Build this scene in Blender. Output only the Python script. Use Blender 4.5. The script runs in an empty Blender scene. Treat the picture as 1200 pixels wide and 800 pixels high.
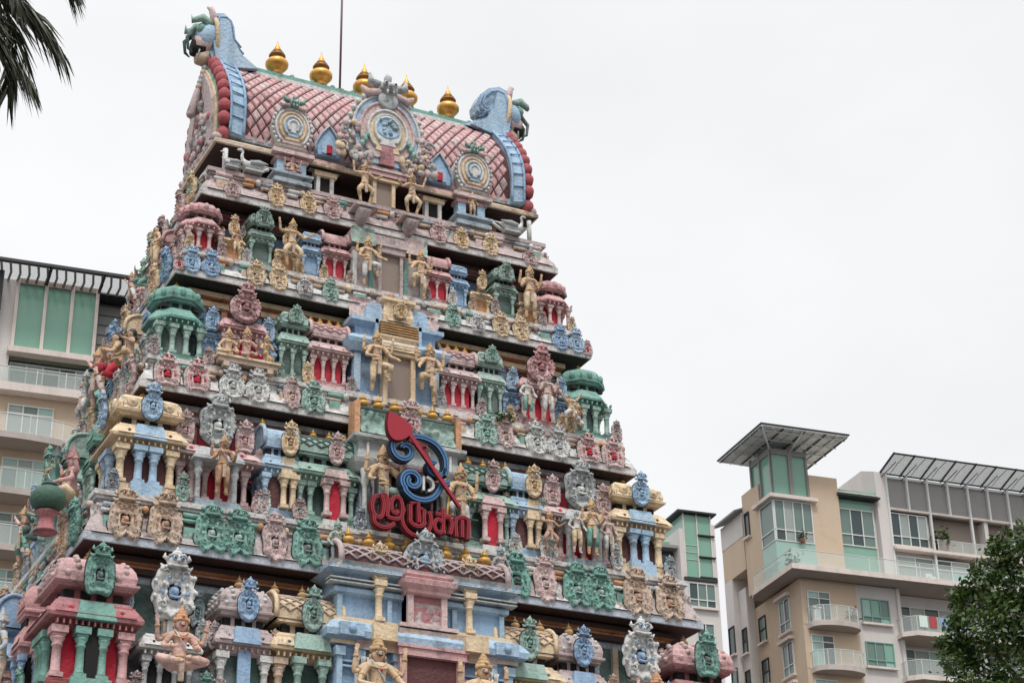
import bpy, bmesh, math, random
from mathutils import Vector, Matrix, noise
R = math.radians
PI = math.pi
rnd = random.Random(7)
for coll in (bpy.data.objects,):
    for o in list(coll): coll.remove(o)
COL = bpy.context.scene.collection
scene = bpy.context.scene

# ------------------------------------------------------------------ materials
MATS = {}
def lin(c):
    return tuple((v/255/12.92 if v/255 <= .04045 else ((v/255+.055)/1.055)**2.4) for v in c)
def mat(name, rgb, dirt=.0, rough=.75, bump=.25, scale=9., metal=0., fade=.0, dirtcol=(.035,.033,.03), streak=0.):
    """painted plaster: base colour, patchy weathering stains (own shape, world anchored) and a fine bump"""
    if name in MATS: return MATS[name]
    m = bpy.data.materials.new(name); m.use_nodes = True
    nt = m.node_tree; N = nt.nodes; L = nt.links
    b = N['Principled BSDF']; b.inputs['Roughness'].default_value = rough; b.inputs['Metallic'].default_value = metal
    base = tuple(rgb)+(1,)
    geo = N.new('ShaderNodeNewGeometry')
    src = None
    rgbn = N.new('ShaderNodeRGB'); rgbn.outputs[0].default_value = base; src = rgbn.outputs[0]
    def noise_tex(sc, det, rough_, vec=None):
        n = N.new('ShaderNodeTexNoise'); n.inputs['Scale'].default_value = sc; n.inputs['Detail'].default_value = det
        n.inputs['Roughness'].default_value = rough_; L.new(vec or geo.outputs['Position'], n.inputs['Vector']); return n
    def ramp(fac, a, b_):
        r = N.new('ShaderNodeMapRange'); r.inputs['From Min'].default_value = a; r.inputs['From Max'].default_value = b_
        L.new(fac, r.inputs['Value']); return r.outputs[0]
    def mix(fac, a, b_, f=1.):
        x = N.new('ShaderNodeMix'); x.data_type = 'RGBA'
        mm = N.new('ShaderNodeMath'); mm.operation = 'MULTIPLY'; L.new(fac, mm.inputs[0]); mm.inputs[1].default_value = f
        L.new(mm.outputs[0], x.inputs['Factor']); L.new(a, x.inputs['A'])
        if hasattr(b_, 'is_linked'): L.new(b_, x.inputs['B'])
        else: x.inputs['B'].default_value = tuple(b_)+(1,)
        return x.outputs['Result']
    if fade:
        n = noise_tex(scale*.35, 5, .6)
        src = mix(ramp(n.outputs[0], .42, .68), src, tuple(min(1, c*.55+.26) for c in rgb), fade)
    if dirt:
        n = noise_tex(scale, 9, .7)
        src = mix(ramp(n.outputs[0], .53, .68), src, dirtcol, dirt)
        n2 = noise_tex(scale*6., 4, .7)
        src = mix(ramp(n2.outputs[0], .54, .66), src, dirtcol, dirt*.45)
    if streak:
        mp = N.new('ShaderNodeMapping'); mp.inputs['Scale'].default_value = (1, 1, .12); L.new(geo.outputs['Position'], mp.inputs[0])
        n = noise_tex(scale*1.5, 6, .65, mp.outputs[0])
        src = mix(ramp(n.outputs[0], .48, .72), src, dirtcol, streak)
    L.new(src, b.inputs['Base Color'])
    if bump:
        n = noise_tex(scale*5, 6, .6)
        bp = N.new('ShaderNodeBump'); bp.inputs['Strength'].default_value = bump; bp.inputs['Distance'].default_value = .03
        L.new(n.outputs[0], bp.inputs['Height']); L.new(bp.outputs[0], b.inputs['Normal'])
    MATS[name] = m
    return m
P = dict(dirt=.72, fade=.6, bump=.9, scale=3.2, streak=.36)
def pm(name, rgb, sat=.78, val=1.08, **k):
    q = dict(P); q.update(k); c=lin(rgb); g=.3*c[0]+.59*c[1]+.11*c[2]
    return mat(name, tuple(max(0,(g+(v-g)*sat))*val for v in c), **q)
PINK = pm('pink_plaster', (206,150,150)); ROSE = pm('rose_plaster', (178,98,104)); PALEPINK = pm('pale_pink_plaster', (205,172,168))
CRIM = pm('crimson_panel', (186,24,52), sat=1., val=1., dirt=.2, fade=.12); RED = pm('red_plaster', (160,72,68), dirt=.4, fade=.2)
BLUE = pm('blue_plaster', (132,170,206), dirt=.45, fade=.3); SKYB = pm('sky_blue_plaster', (150,186,214), dirt=.4)
GREEN = pm('green_plaster', (140,178,163)); TEAL = pm('teal_plaster', (100,162,147), dirt=.5, fade=.3); DTEAL = pm('dark_teal_plaster', (50,86,78), dirt=.5)
CREAM = pm('cream_plaster', (222,192,146), dirt=.5, fade=.3); OCHRE = pm('ochre_plaster', (200,156,92), dirt=.4, fade=.2); TAN = pm('tan_plaster', (196,166,138))
GREY = pm('grey_plaster', (170,176,176)); LGREY = pm('pale_grey_plaster', (205,205,202), dirt=.66); BGREY = pm('blue_grey_plaster', (150,166,178))
WHITE = pm('white_ledge_paint', (204,199,196), dirt=.75, fade=.2); STONE = pm('mauve_grey_plaster', (182,160,158), dirt=.7)
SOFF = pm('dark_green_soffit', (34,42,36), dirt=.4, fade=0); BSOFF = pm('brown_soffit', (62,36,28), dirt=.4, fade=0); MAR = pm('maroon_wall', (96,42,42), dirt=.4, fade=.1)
ORAN = pm('orange_moulding', (206,142,84), dirt=.5, fade=.2)
SHUT = mat('door_shutter_grey_brown', lin((138,122,112)), dirt=.12, rough=.6, bump=.1)
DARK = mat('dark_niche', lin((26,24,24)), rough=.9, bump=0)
GOLD = mat('gold_leaf', (.66,.35,.085), dirt=.3, rough=.40, bump=.15, metal=.75, scale=8)
OCHG = mat('dull_gold_paint', (.62,.36,.09), dirt=.35, rough=.5, bump=.2, metal=.3, scale=12)
SKIN = pm('bronze_skin_paint', (212,174,128), dirt=.45, fade=.2); SKINP = pm('pink_skin_paint', (214,164,146), dirt=.45); SKINB = pm('tan_skin_paint', (186,134,96), dirt=.45)
HAIR = mat('black_hair_paint', (.02,.02,.022), rough=.6)
RODM = mat('rod_metal', lin((112,88,90)), rough=.5, metal=.4)
NRED = mat('red_sign_face', lin((158,16,40)), rough=.45, bump=.05, dirt=.2, scale=4); NBLUE = mat('blue_sign_face', lin((70,122,172)), rough=.45, bump=.05, dirt=.2, scale=4)
NEDGE = mat('navy_sign_edge', lin((24,40,62)), rough=.5); NDRED = mat('dark_red_sign_edge', lin((96,14,24)), rough=.5)
BMETAL = mat('sign_bracket', lin((70,70,74)), rough=.5, metal=.6)

# ------------------------------------------------------------------ mesh builder
def frame(o=(0,0,0), rz=0., s=1.):
    return Matrix.Translation(Vector(o)) @ Matrix.Rotation(rz, 4, 'Z') @ Matrix.Scale(s, 4)
class MB:
    def __init__(s): s.v=[]; s.f=[]; s.m=[]; s.mats=[]; s.sm=[]
    def mi(s, m):
        if m not in s.mats: s.mats.append(m)
        return s.mats.index(m)
    def add(s, vs, fs, m, M=None, smooth=False):
        b=len(s.v); k=s.mi(m) if not isinstance(m, list) else None
        for v in vs:
            v=Vector(v); s.v.append(tuple(M@v) if M else tuple(v))
        for i,f in enumerate(fs):
            s.f.append([b+j for j in f]); s.m.append(k if k is not None else s.mi(m[i])); s.sm.append(smooth)
        return s
    def box(s, x0,x1,y0,y1,z0,z1, m, M=None, taper=0., bev=0.):
        t=taper
        vs=[(x0,y0,z0),(x1,y0,z0),(x1,y1,z0),(x0,y1,z0),(x0+t,y0+t,z1),(x1-t,y0+t,z1),(x1-t,y1-t,z1),(x0+t,y1-t,z1)]
        return s.add(vs,[(0,3,2,1),(4,5,6,7),(0,1,5,4),(1,2,6,5),(2,3,7,6),(3,0,4,7)],m,M)
    def stack(s, prof, hw, hd, m, M=None, cx=0., cy=0., n=4, rot=None, smooth=False, caps=True, front_only=False):
        """profile [(offset, z)] swept round a rectangle of half sizes hw, hd"""
        vs=[];fs=[];ms=[]
        for o,z in prof:
            a,b=hw+o,hd+o; vs+=[(cx-a,cy-b,z),(cx+a,cy-b,z),(cx+a,cy+b,z),(cx-a,cy+b,z)]
        for i in range(len(prof)-1):
            mm = m[i] if isinstance(m,list) else m
            for k in range(4):
                fs.append((4*i+k,4*i+(k+1)%4,4*i+4+(k+1)%4,4*i+4+k)); ms.append(mm)
        if caps:
            fs.append((3,2,1,0)); ms.append(m[0] if isinstance(m,list) else m); t=4*(len(prof)-1); fs.append((t,t+1,t+2,t+3)); ms.append(m[-1] if isinstance(m,list) else m)
        return s.add(vs,fs,ms,M,smooth)
    def lathe(s, prof, m, c=(0,0,0), n=12, M=None, smooth=True, rot=0., sx=1., sy=1., rib=0.):
        vs=[];fs=[]
        for r,z in prof:
            for k in range(n):
                a=rot+2*PI*k/n; rr=r*(1-rib*(k%2)); vs.append((c[0]+rr*math.cos(a)*sx,c[1]+rr*math.sin(a)*sy,c[2]+z))
        for i in range(len(prof)-1):
            for k in range(n): fs.append((n*i+k,n*i+(k+1)%n,n*i+n+(k+1)%n,n*i+n+k))
        fs.append(tuple(range(n-1,-1,-1))); fs.append(tuple(n*(len(prof)-1)+k for k in range(n)))
        return s.add(vs,fs,m,M,smooth)
    def tube(s, pts, r, m, n=6, M=None, closed=False, flat=1.):
        pts=[Vector(p) for p in pts]; vs=[];fs=[]; N_=len(pts)
        up=Vector((0,0,1)); prev=None
        for i,p in enumerate(pts):
            d=(pts[(i+1)%N_] if (i<N_-1 or closed) else p)-(pts[i-1] if (i>0 or closed) else p)
            if d.length<1e-9: d=Vector((0,0,1))
            d.normalize()
            if prev is None:
                a=d.cross(up if abs(d.z)<.95 else Vector((1,0,0))).normalized()
            else:
                a=(prev-d*prev.dot(d)).normalized()
            prev=a; b=d.cross(a); rr=r[i] if isinstance(r,(list,tuple)) else r
            for k in range(n):
                t=2*PI*(k+.5)/n; vs.append(p+a*math.cos(t)*rr+b*math.sin(t)*rr*flat)
        for i in range(N_ if closed else N_-1):
            j=(i+1)%N_
            for k in range(n): fs.append((n*i+k,n*i+(k+1)%n,n*j+(k+1)%n,n*j+k))
        if not closed: fs.append(tuple(range(n-1,-1,-1))); fs.append(tuple(n*(N_-1)+k for k in range(n)))
        return s.add(vs,fs,m,M,True)
    def ball(s, c, r, m, n=8, M=None, sq=(1,1,1)):
        prof=[(math.sin(PI*i/(n-2+1e-9)),-math.cos(PI*i/(n-2))) for i in range(n-1)]
        vs=[];fs=[]
        k2=n
        for a,z in prof:
            for k in range(k2):
                t=2*PI*k/k2; vs.append((c[0]+r*sq[0]*max(a,.02)*math.cos(t),c[1]+r*sq[1]*max(a,.02)*math.sin(t),c[2]+r*sq[2]*z))
        for i in range(len(prof)-1):
            for k in range(k2): fs.append((k2*i+k,k2*i+(k+1)%k2,k2*i+k2+(k+1)%k2,k2*i+k2+k))
        return s.add(vs,fs,m,M,True)
    def prism(s, poly, y0, y1, m, M=None, smooth=False, mside=None):
        """outline [(x,z)] extruded along y"""
        n=len(poly); vs=[(x,y0,z) for x,z in poly]+[(x,y1,z) for x,z in poly]
        fs=[tuple(range(n)),tuple(range(2*n-1,n-1,-1))]+[(i,n+i,n+(i+1)%n,(i+1)%n) for i in range(n)]
        ms=[m,m]+[mside or m]*n
        return s.add(vs,fs,ms,M,smooth)
    def strokes(s, pts, w, y0, y1, m, medge=None, M=None):
        """flat channel-letter stroke in XZ of width w along a polyline"""
        pts=[Vector((p[0],p[1])) for p in pts]; L_=[];R_=[]
        for i,p in enumerate(pts):
            d=(pts[min(i+1,len(pts)-1)]-pts[max(i-1,0)]).normalized(); nrm=Vector((-d.y,d.x))
            ww=w[i] if isinstance(w,(list,tuple)) else w
            L_.append(p+nrm*ww/2); R_.append(p-nrm*ww/2)
        n=len(pts); vs=[]
        for A in (L_,R_):
            for y in (y0,y1): vs+=[(q.x,y,q.y) for q in A]
        fs=[];ms=[]
        for i in range(n-1):
            a,b,c,d=i,n+i,2*n+i,3*n+i
            fs+= [(a,a+1,c+1,c),(b,d,d+1,b+1),(a,b,b+1,a+1),(c,c+1,d+1,d)]; ms+=[m,m,medge or m,medge or m]
        fs+=[(0,2*n,3*n,n),(n-1,2*n-1,4*n-1,3*n-1)]; ms+=[medge or m]*2
        return s.add(vs,fs,ms,M)
    def mesh(s, name):
        me=bpy.data.meshes.new(name); me.from_pydata(s.v,[],s.f)
        for m in s.mats: me.materials.append(m)
        me.polygons.foreach_set('material_index',s.m); me.polygons.foreach_set('use_smooth',s.sm); me.update()
        bm=bmesh.new(); bm.from_mesh(me); bmesh.ops.recalc_face_normals(bm,faces=bm.faces); bm.to_mesh(me); bm.free()
        return me
    def build(s, name, parent=None, loc=(0,0,0), rz=0., sc=None):
        if not s.f: return None
        return put(s.mesh(name), name, parent, loc, rz, sc)
def put(me, name, parent=None, loc=(0,0,0), rz=0., sc=None):
    o=bpy.data.objects.new(name, me); COL.objects.link(o); o.location=loc; o.rotation_euler=(0,0,rz)
    if sc: o.scale=sc if not isinstance(sc,(int,float)) else (sc,sc,sc)
    if parent: o.parent=parent
    return o
def tag(o, label=None, cat=None, group=None, kind=None):
    if label: o['label']=label
    if cat: o['category']=cat
    if group: o['group']=group
    if kind: o['kind']=kind
    return o
def empty(name, loc=(0,0,0), rz=0., parent=None):
    o=bpy.data.objects.new(name, None); o.empty_display_size=.3; COL.objects.link(o); o.location=loc; o.rotation_euler=(0,0,rz)
    if parent: o.parent=parent
    return o
KIDS={}
def kids(o):
    return [c for c in bpy.data.objects if c.parent is o]
def copy_tree(o, parent=None, loc=None, rz=None, sc=None, table=None):
    if table is None:
        table={}
        for c in bpy.data.objects:
            if c.parent: table.setdefault(c.parent.name,[]).append(c)
    c=o.copy(); COL.objects.link(c); c.parent=parent
    if loc is not None: c.location=loc
    if rz is not None: c.rotation_euler=(0,0,rz)
    if sc is not None: c.scale=(sc,sc,sc) if isinstance(sc,(int,float)) else sc
    for ch in table.get(o.name,[]): copy_tree(ch, c, table=table)
    return c

# ------------------------------------------------------------------ camera
cd=bpy.data.cameras.new('camera'); cam=bpy.data.objects.new('camera',cd); COL.objects.link(cam)
cd.sensor_width=36; cd.lens=36*2278.57/1200; cd.clip_end=4000; cd.clip_start=.1
cR=Vector((0.89268126,-0.45028446,-0.01908054)); cU=Vector((-0.18592631,-0.40650103,0.89453246)); cF=Vector((0.41055032,0.79498479,0.44659558))
M=Matrix((cR,cU,-cF)).transposed().to_4x4(); M.translation=Vector((-12.11633622,-28.35435473,1.6)); cam.matrix_world=M
scene.camera=cam

# ------------------------------------------------------------------ sky and light (bright overcast)
w=bpy.data.worlds.new('World'); scene.world=w; w.use_nodes=True; nt=w.node_tree; N=nt.nodes; L=nt.links
bg=N['Background']
sky=N.new('ShaderNodeTexSky'); sky.sky_type='NISHITA'; sky.sun_disc=False; sky.sun_elevation=R(58); sky.sun_rotation=R(200); sky.air_density=1.; sky.dust_density=3.
tc=N.new('ShaderNodeTexCoord'); sp=N.new('ShaderNodeSeparateXYZ'); L.new(tc.outputs['Generated'],sp.inputs[0])
mr=N.new('ShaderNodeMapRange'); L.new(sp.outputs['Z'],mr.inputs['Value']); mr.inputs['From Min'].default_value=.56; mr.inputs['From Max'].default_value=1
mr.inputs['To Min'].default_value=8.65; mr.inputs['To Max'].default_value=20.0; mr.interpolation_type='SMOOTHSTEP'
n1=N.new('ShaderNodeTexNoise'); n1.inputs['Scale'].default_value=2.4; n1.inputs['Detail'].default_value=5; n1.inputs['Roughness'].default_value=.5
mp=N.new('ShaderNodeMapping'); mp.inputs['Scale'].default_value=(1,1,2.2); L.new(tc.outputs['Generated'],mp.inputs[0]); L.new(mp.outputs[0],n1.inputs['Vector'])
m2=N.new('ShaderNodeMapRange'); L.new(n1.outputs[0],m2.inputs['Value']); m2.inputs['From Min'].default_value=.3; m2.inputs['From Max'].default_value=.7
m2.inputs['To Min'].default_value=.90; m2.inputs['To Max'].default_value=1.05
mu=N.new('ShaderNodeMath'); mu.operation='MULTIPLY'; L.new(mr.outputs[0],mu.inputs[0]); L.new(m2.outputs[0],mu.inputs[1])
vm=N.new('ShaderNodeVectorMath'); vm.operation='SCALE'; vm.inputs[0].default_value=(.985,.99,1.0); L.new(mu.outputs[0],vm.inputs['Scale'])
mx=N.new('ShaderNodeMix'); mx.data_type='RGBA'; mx.inputs['Factor'].default_value=.93; L.new(sky.outputs[0],mx.inputs['A']); L.new(vm.outputs[0],mx.inputs['B'])
L.new(mx.outputs['Result'],bg.inputs['Color']); bg.inputs['Strength'].default_value=.1
sl=bpy.data.lights.new('sun','SUN'); sl.energy=1.5; sl.angle=R(12); sl.color=(1,.97,.92)
so=bpy.data.objects.new('sun',sl); COL.objects.link(so)
sd=Vector((-.42,-.55,-0)); el=R(58); az=math.atan2(-14,-28)
sdir=Vector((-.35*math.cos(el),-.94*math.cos(el),math.sin(el))); so.rotation_euler=sdir.to_track_quat('Z','Y').to_euler()
sky.sun_rotation=math.atan2(sdir.x,sdir.y)
scene.view_settings.view_transform='Standard'; scene.view_settings.look='None'; scene.view_settings.exposure=.27; scene.view_settings.gamma=1
# ------------------------------------------------------------------ temple tower: building blocks
TW=empty('temple_tower',(0,1.6,0))
tag(TW,'tall tiered temple gateway tower crowded with pastel painted plaster shrines and a barrel roof','temple tower')
def lp(u,d,z,side):
    """facade coordinates (along, outward, up) to tower space; side 0 front, -1 left, 1 right, 2 back"""
    a={0:0,-1:-PI/2,1:PI/2,2:PI}[side]
    v=Matrix.Rotation(a,3,'Z')@Vector((u,-d,z)); return v,a
def wpos(u,d,z,side=0):
    v,a=lp(u,d,z,side); return (v.x,v.y+1.6,v.z),a

def column_mesh(h,r,m,m2=None):
    b=MB(); m2=m2 or m
    q=r*1.35
    b.box(-q,q,-q,q,0,.09*h,m2); b.lathe([(r*1.15,.09*h),(r*1.15,.13*h),(r*1.0,.15*h),(r*.92,.60*h),(r*1.15,.62*h),(r*1.15,.655*h),(r*.92,.675*h),(r*1.5,.76*h),(r*1.55,.79*h),(r*.95,.81*h)],m,n=8)
    b.box(-q*.9,q*.9,-q*.9,q*.9,.80*h,.86*h,m2); b.box(-q*1.25,q*1.25,-q*1.25,q*1.25,.86*h,h,m2)
    return b.mesh('column')
def finial_mesh(h,m):
    return MB().lathe([(.16*h,0),(.2*h,.04*h),(.12*h,.08*h),(.12*h,.13*h),(.22*h,.18*h),(.30*h,.27*h),(.31*h,.36*h),(.26*h,.44*h),(.13*h,.49*h),(.11*h,.53*h),(.20*h,.57*h),(.21*h,.61*h),(.13*h,.66*h),(.08*h,.70*h),(.10*h,.73*h),(.05*h,.80*h),(.02*h,.93*h),(.005*h,1.0*h)],m,n=14).mesh('finial')
_cm={}
def cached(key,fn):
    if key not in _cm: _cm[key]=fn()
    return _cm[key]

def relief(x,z,s=1.,seed=0.):
    d,_=noise.voronoi(Vector((x*s+seed,z*s*1.1,seed*.7)))
    return d[1]-d[0]
def plaque_mesh(kind,w,h,c1,c2,seed=0,crest=True):
    b=MB(); NA=48; NR=14; cz=.43*h if crest else .5*h; hh=(.43*h if crest else .5*h); hw=w/2; th=.13*w+.035
    vs=[];fs=[];ms=[]
    def rad(t):
        c,s_=math.cos(t),math.sin(t); k=1.
        if kind=='ring': k=1/(abs(c)**3.2+abs(s_)**3.2)**(1/3.2); k*=1-.16*math.exp(-((s_+1)/.10)**2)
        elif kind=='twin':
            k=1/(abs(c)**2.6+abs(s_)**2.6)**(1/2.6); k*=1-.34*math.exp(-(c/.22)**2)*(s_<0)-.12*math.exp(-(c/.3)**2)*(s_>0)
            k*=1+.05*math.sin(6*t)
        elif kind=='bell':
            k=1/(abs(c)**4+abs(s_)**4)**.25; k*=1-.2*max(0,-s_)*abs(c); k*=.96+.05*math.cos(7*t)
        elif kind=='flame': k=1/(abs(c)**2.6+abs(s_)**2.6)**(1/2.6)*(.88+.12*abs(math.cos(5.5*t)))
        elif kind=='spade': k=1/(abs(c)**2.2+abs(s_)**2.2)**(1/2.2)*(1-.33*max(0,s_)**3*abs(c)*2)
        elif kind=='arch': k=1/(abs(c)**2+abs(s_)**2)**.5 if s_>0 else 1/max(abs(c),abs(s_)*1.02,1e-3)**1.
        return k
    for j in range(NR):
        r=j/(NR-1)
        for i in range(NA):
            t=2*PI*i/NA; k=rad(t)*r; x=hw*math.cos(t)*k; z=cz+hh*math.sin(t)*k
            e=.42*(.5+.5*math.cos(2*PI*r*2.5))+.30*(.5+.5*math.sin((5 if kind!='flame' else 9)*t+(9*r if math.cos(t)>0 else -9*r)))*(r>.3)+.30*min(1,relief(x/w*6,z/h*6,1.,seed)*2.2)+(.35 if r<.2 else 0)-(.35 if .22<r<.32 else 0)
            if r>.98: e=-.5
            elif r>.88: e=.75+.25*math.cos(12*t)
            vs.append((x,-(th*.35+th*.75*e),z))
    for j in range(NR-1):
        for i in range(NA):
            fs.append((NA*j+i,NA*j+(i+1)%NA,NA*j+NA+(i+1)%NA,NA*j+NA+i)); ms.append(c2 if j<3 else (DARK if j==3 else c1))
    o=len(vs); 
    for i in range(NA):
        x,y,z=vs[NA*(NR-1)+i]; vs.append((x,0,z))
    for i in range(NA): fs.append((NA*(NR-1)+i,NA*(NR-1)+(i+1)%NA,o+(i+1)%NA,o+i)); ms.append(c1)
    o2=len(vs)   # flat dark outline ring on the wall round the plaque
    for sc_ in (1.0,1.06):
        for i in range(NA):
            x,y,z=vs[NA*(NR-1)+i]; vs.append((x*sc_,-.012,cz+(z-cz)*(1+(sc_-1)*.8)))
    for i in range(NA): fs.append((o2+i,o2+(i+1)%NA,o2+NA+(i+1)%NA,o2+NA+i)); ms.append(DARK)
    b.add(vs,fs,ms,None,True)
    nb=22 if kind!='flame' else 11   # beaded rim, inner arch of scrolls and a small seated figure
    for i in range(nb):
        t=2*PI*i/nb; k=rad(t)*.90; bs_=.034 if kind!='flame' else .06
        b.ball((hw*math.cos(t)*k,-th*1.0,cz+hh*math.sin(t)*k),bs_*w,c1,5)
    for i in range(9):
        t=R(-40)+R(260)*i/8; b.ball((hw*.56*math.cos(t),-th*.95,cz+hh*.56*math.sin(t)),.05*w,c2 if i%2 else c1,5,sq=(1,.8,1.2))
    for q in (-1,1):
        b.tube([(q*hw*(.50+.20*math.cos(a_)*(1-a_/8)),-th*1.05,cz-hh*.52+.20*hw*math.sin(a_)*(1-a_/8)) for a_ in [.8*j_ for j_ in range(9)]],.022*w,c1,4)
        b.tube([(q*hw*(.42+.15*math.cos(a_)),-th*1.05,cz+hh*.62+.13*hw*math.sin(a_)) for a_ in [.8*j_ for j_ in range(7)]],.018*w,c1,4)
    b.ball((0,-th*1.0,cz-hh*.02),.075*w,c2,6,sq=(1.1,.8,1.3)); b.ball((0,-th*1.05,cz+hh*.20),.045*w,c2,6); b.tube([(-hw*.24,-th,cz-hh*.2),(0,-th*1.1,cz-hh*.24),(hw*.24,-th,cz-hh*.2)],.035*w,c2,4)
    if crest:   # lion-face crest: squat head with brow, eyes, cheeks and topknot
        z0=.88*h; s=min(.20*w,.12*h); y=-th*.8
        b.ball((0,y,z0),s*1.1,c1,8,sq=(1.25,.8,.95)); b.ball((0,y,z0+s*1.05),s*.62,c1,8,sq=(1.1,.8,.8)); b.tube([(0,y,z0+s*1.3),(0,y-.01,z0+s*1.9)],[s*.4,s*.08],c1,6)
        b.tube([(-s*1.2,y-s*.4,z0-s*.55),(-s*.5,y-s*.85,z0-s*.8),(s*.5,y-s*.85,z0-s*.8),(s*1.2,y-s*.4,z0-s*.55)],s*.24,c1,5)
        for q in (-1,1):
            b.ball((q*s*.5,y-s*.75,z0+s*.2),s*.32,c2,6); b.ball((q*s*.5,y-s*1.02,z0+s*.2),s*.14,DARK,5); b.tube([(q*s*.15,y-s*.8,z0+s*.5),(q*s*.6,y-s*.85,z0+s*.72),(q*s*1.15,y-s*.4,z0+s*.5)],s*.17,c1,5)
            b.tube([(q*s*1.1,y,z0+s*.2),(q*s*1.65,y,z0+s*.5),(q*s*1.5,y,z0+s*1.0)],[s*.36,s*.28,s*.06],c1,5)
            b.tube([(q*s*.9,y,z0-s*.7),(q*s*1.7,y-.01,z0-s*.9),(q*s*2.05,y,z0-s*.45)],[s*.32,s*.3,s*.1],c1,5)
        b.ball((0,y-s*.95,z0-s*.1),s*.24,c1,6)
    return b.mesh('medallion')
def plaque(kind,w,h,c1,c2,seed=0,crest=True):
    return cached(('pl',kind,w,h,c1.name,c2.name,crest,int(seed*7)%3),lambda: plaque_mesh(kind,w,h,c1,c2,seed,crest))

def barrel(b,w,dep,z0,hz,m,mend,lattice=None,M=None,eave=.0):
    """sala roof: barrel along u, bulging sides"""
    prof=[]
    for i in range(15):
        t=PI*i/14; prof.append((math.cos(t)*dep/2*(1+.12*math.sin(2*min(t,PI-t))),z0+hz*math.sin(t)**.8))
    n=len(prof); K=7
    vs=[];fs=[]
    for k in range(K):
        x=-w/2+w*k/(K-1)
        for y,z in prof: vs.append((x,-y,z))
    for k in range(K-1):
        for i in range(n-1): fs.append((n*k+i,n*k+i+1,n*k+n+i+1,n*k+n+i))
    fs.append(tuple(range(n))); fs.append(tuple(n*(K-1)+i for i in range(n)))
    b.add(vs,fs,m,M)
    for q in (-1,1):   # gable rims
        pts=[(q*w/2,-y*1.05,z0+(z-z0)*1.08) for y,z in prof]; b.tube(pts,.04*dep+.015,mend,5,M)
    if lattice:
        nx=max(4,int(w/(.22*dep+.05))); ns=5
        for s_ in (-1,1):
            for k in range(-ns,nx+ns):
                pts=[]
                for j in range(ns*2+1):
                    f=j/(ns*2); x=-w/2+(k+s_*f*ns*.8+(.0))*w/nx
                    if x<-w/2 or x>w/2: continue
                    t=PI*.06+PI*.44*f; y=math.cos(t)*dep/2*(1+.12*math.sin(2*t))*1.02; z=z0+hz*math.sin(t)**.8*1.01
                    pts.append((x,-y,z))
                if len(pts)>2: b.tube(pts,.016*dep+.006,lattice,4,M)
def tiles_dome(b,w,dep,z0,hz,m,n=9,rows=5,M=None):
    """rows of knobs covering a rounded dome"""
    for j in range(rows):
        f=(j+.5)/rows; rr=math.cos(f*PI/2)**.38; z=z0+hz*(.12+.86*math.sin(f*PI/2)); k=max(5,int(n*2*rr))
        for i in range(k):
            t=2*PI*(i+.5*(j%2))/k; c,s_=math.cos(t),math.sin(t); q=1/(abs(c)**6+abs(s_)**6)**(1/6)
            b.ball((c*q*w/2*rr*1.04,s_*q*dep/2*rr*1.04,z),.046*w,m,6,M,sq=(1,1,.9))

def relief_strip(b,u0,u1,z0,z1,d0,d1,m,m2,side,amp=.06,seed=0.,cell=.13):
    """carved frieze running along a facade, leaning from outward d0 (bottom) to d1 (top)"""
    nx=max(4,int((u1-u0)/.035)); nz=max(4,int((z1-z0)/.045)); vs=[];fs=[];ms=[]
    a={0:0,-1:-PI/2,1:PI/2,2:PI}[side]; Mx=Matrix.Rotation(a,4,'Z')
    for j in range(nz+1):
        for i in range(nx+1):
            u=u0+(u1-u0)*i/nx; z=z0+(z1-z0)*j/nz; f=j/nz
            e=min(1,relief(u/cell,z/cell,1.,seed)*1.8); e=.25*e+.75*e*(relief(u/cell*.35,z/cell*.35,1.,seed+5)>.12)
            if j in (0,nz): e=.8
            vs.append((u,-(d0+(d1-d0)*f+amp*e),z))
    for j in range(nz):
        for i in range(nx):
            fs.append((j*(nx+1)+i,j*(nx+1)+i+1,(j+1)*(nx+1)+i+1,(j+1)*(nx+1)+i)); u=u0+(u1-u0)*(i+.5)/nx
            ms.append(m2 if noise.noise(Vector((u*1.3,seed,j*.02)))>.12 else m)
    b.add(vs,fs,ms,Mx,True)

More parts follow.
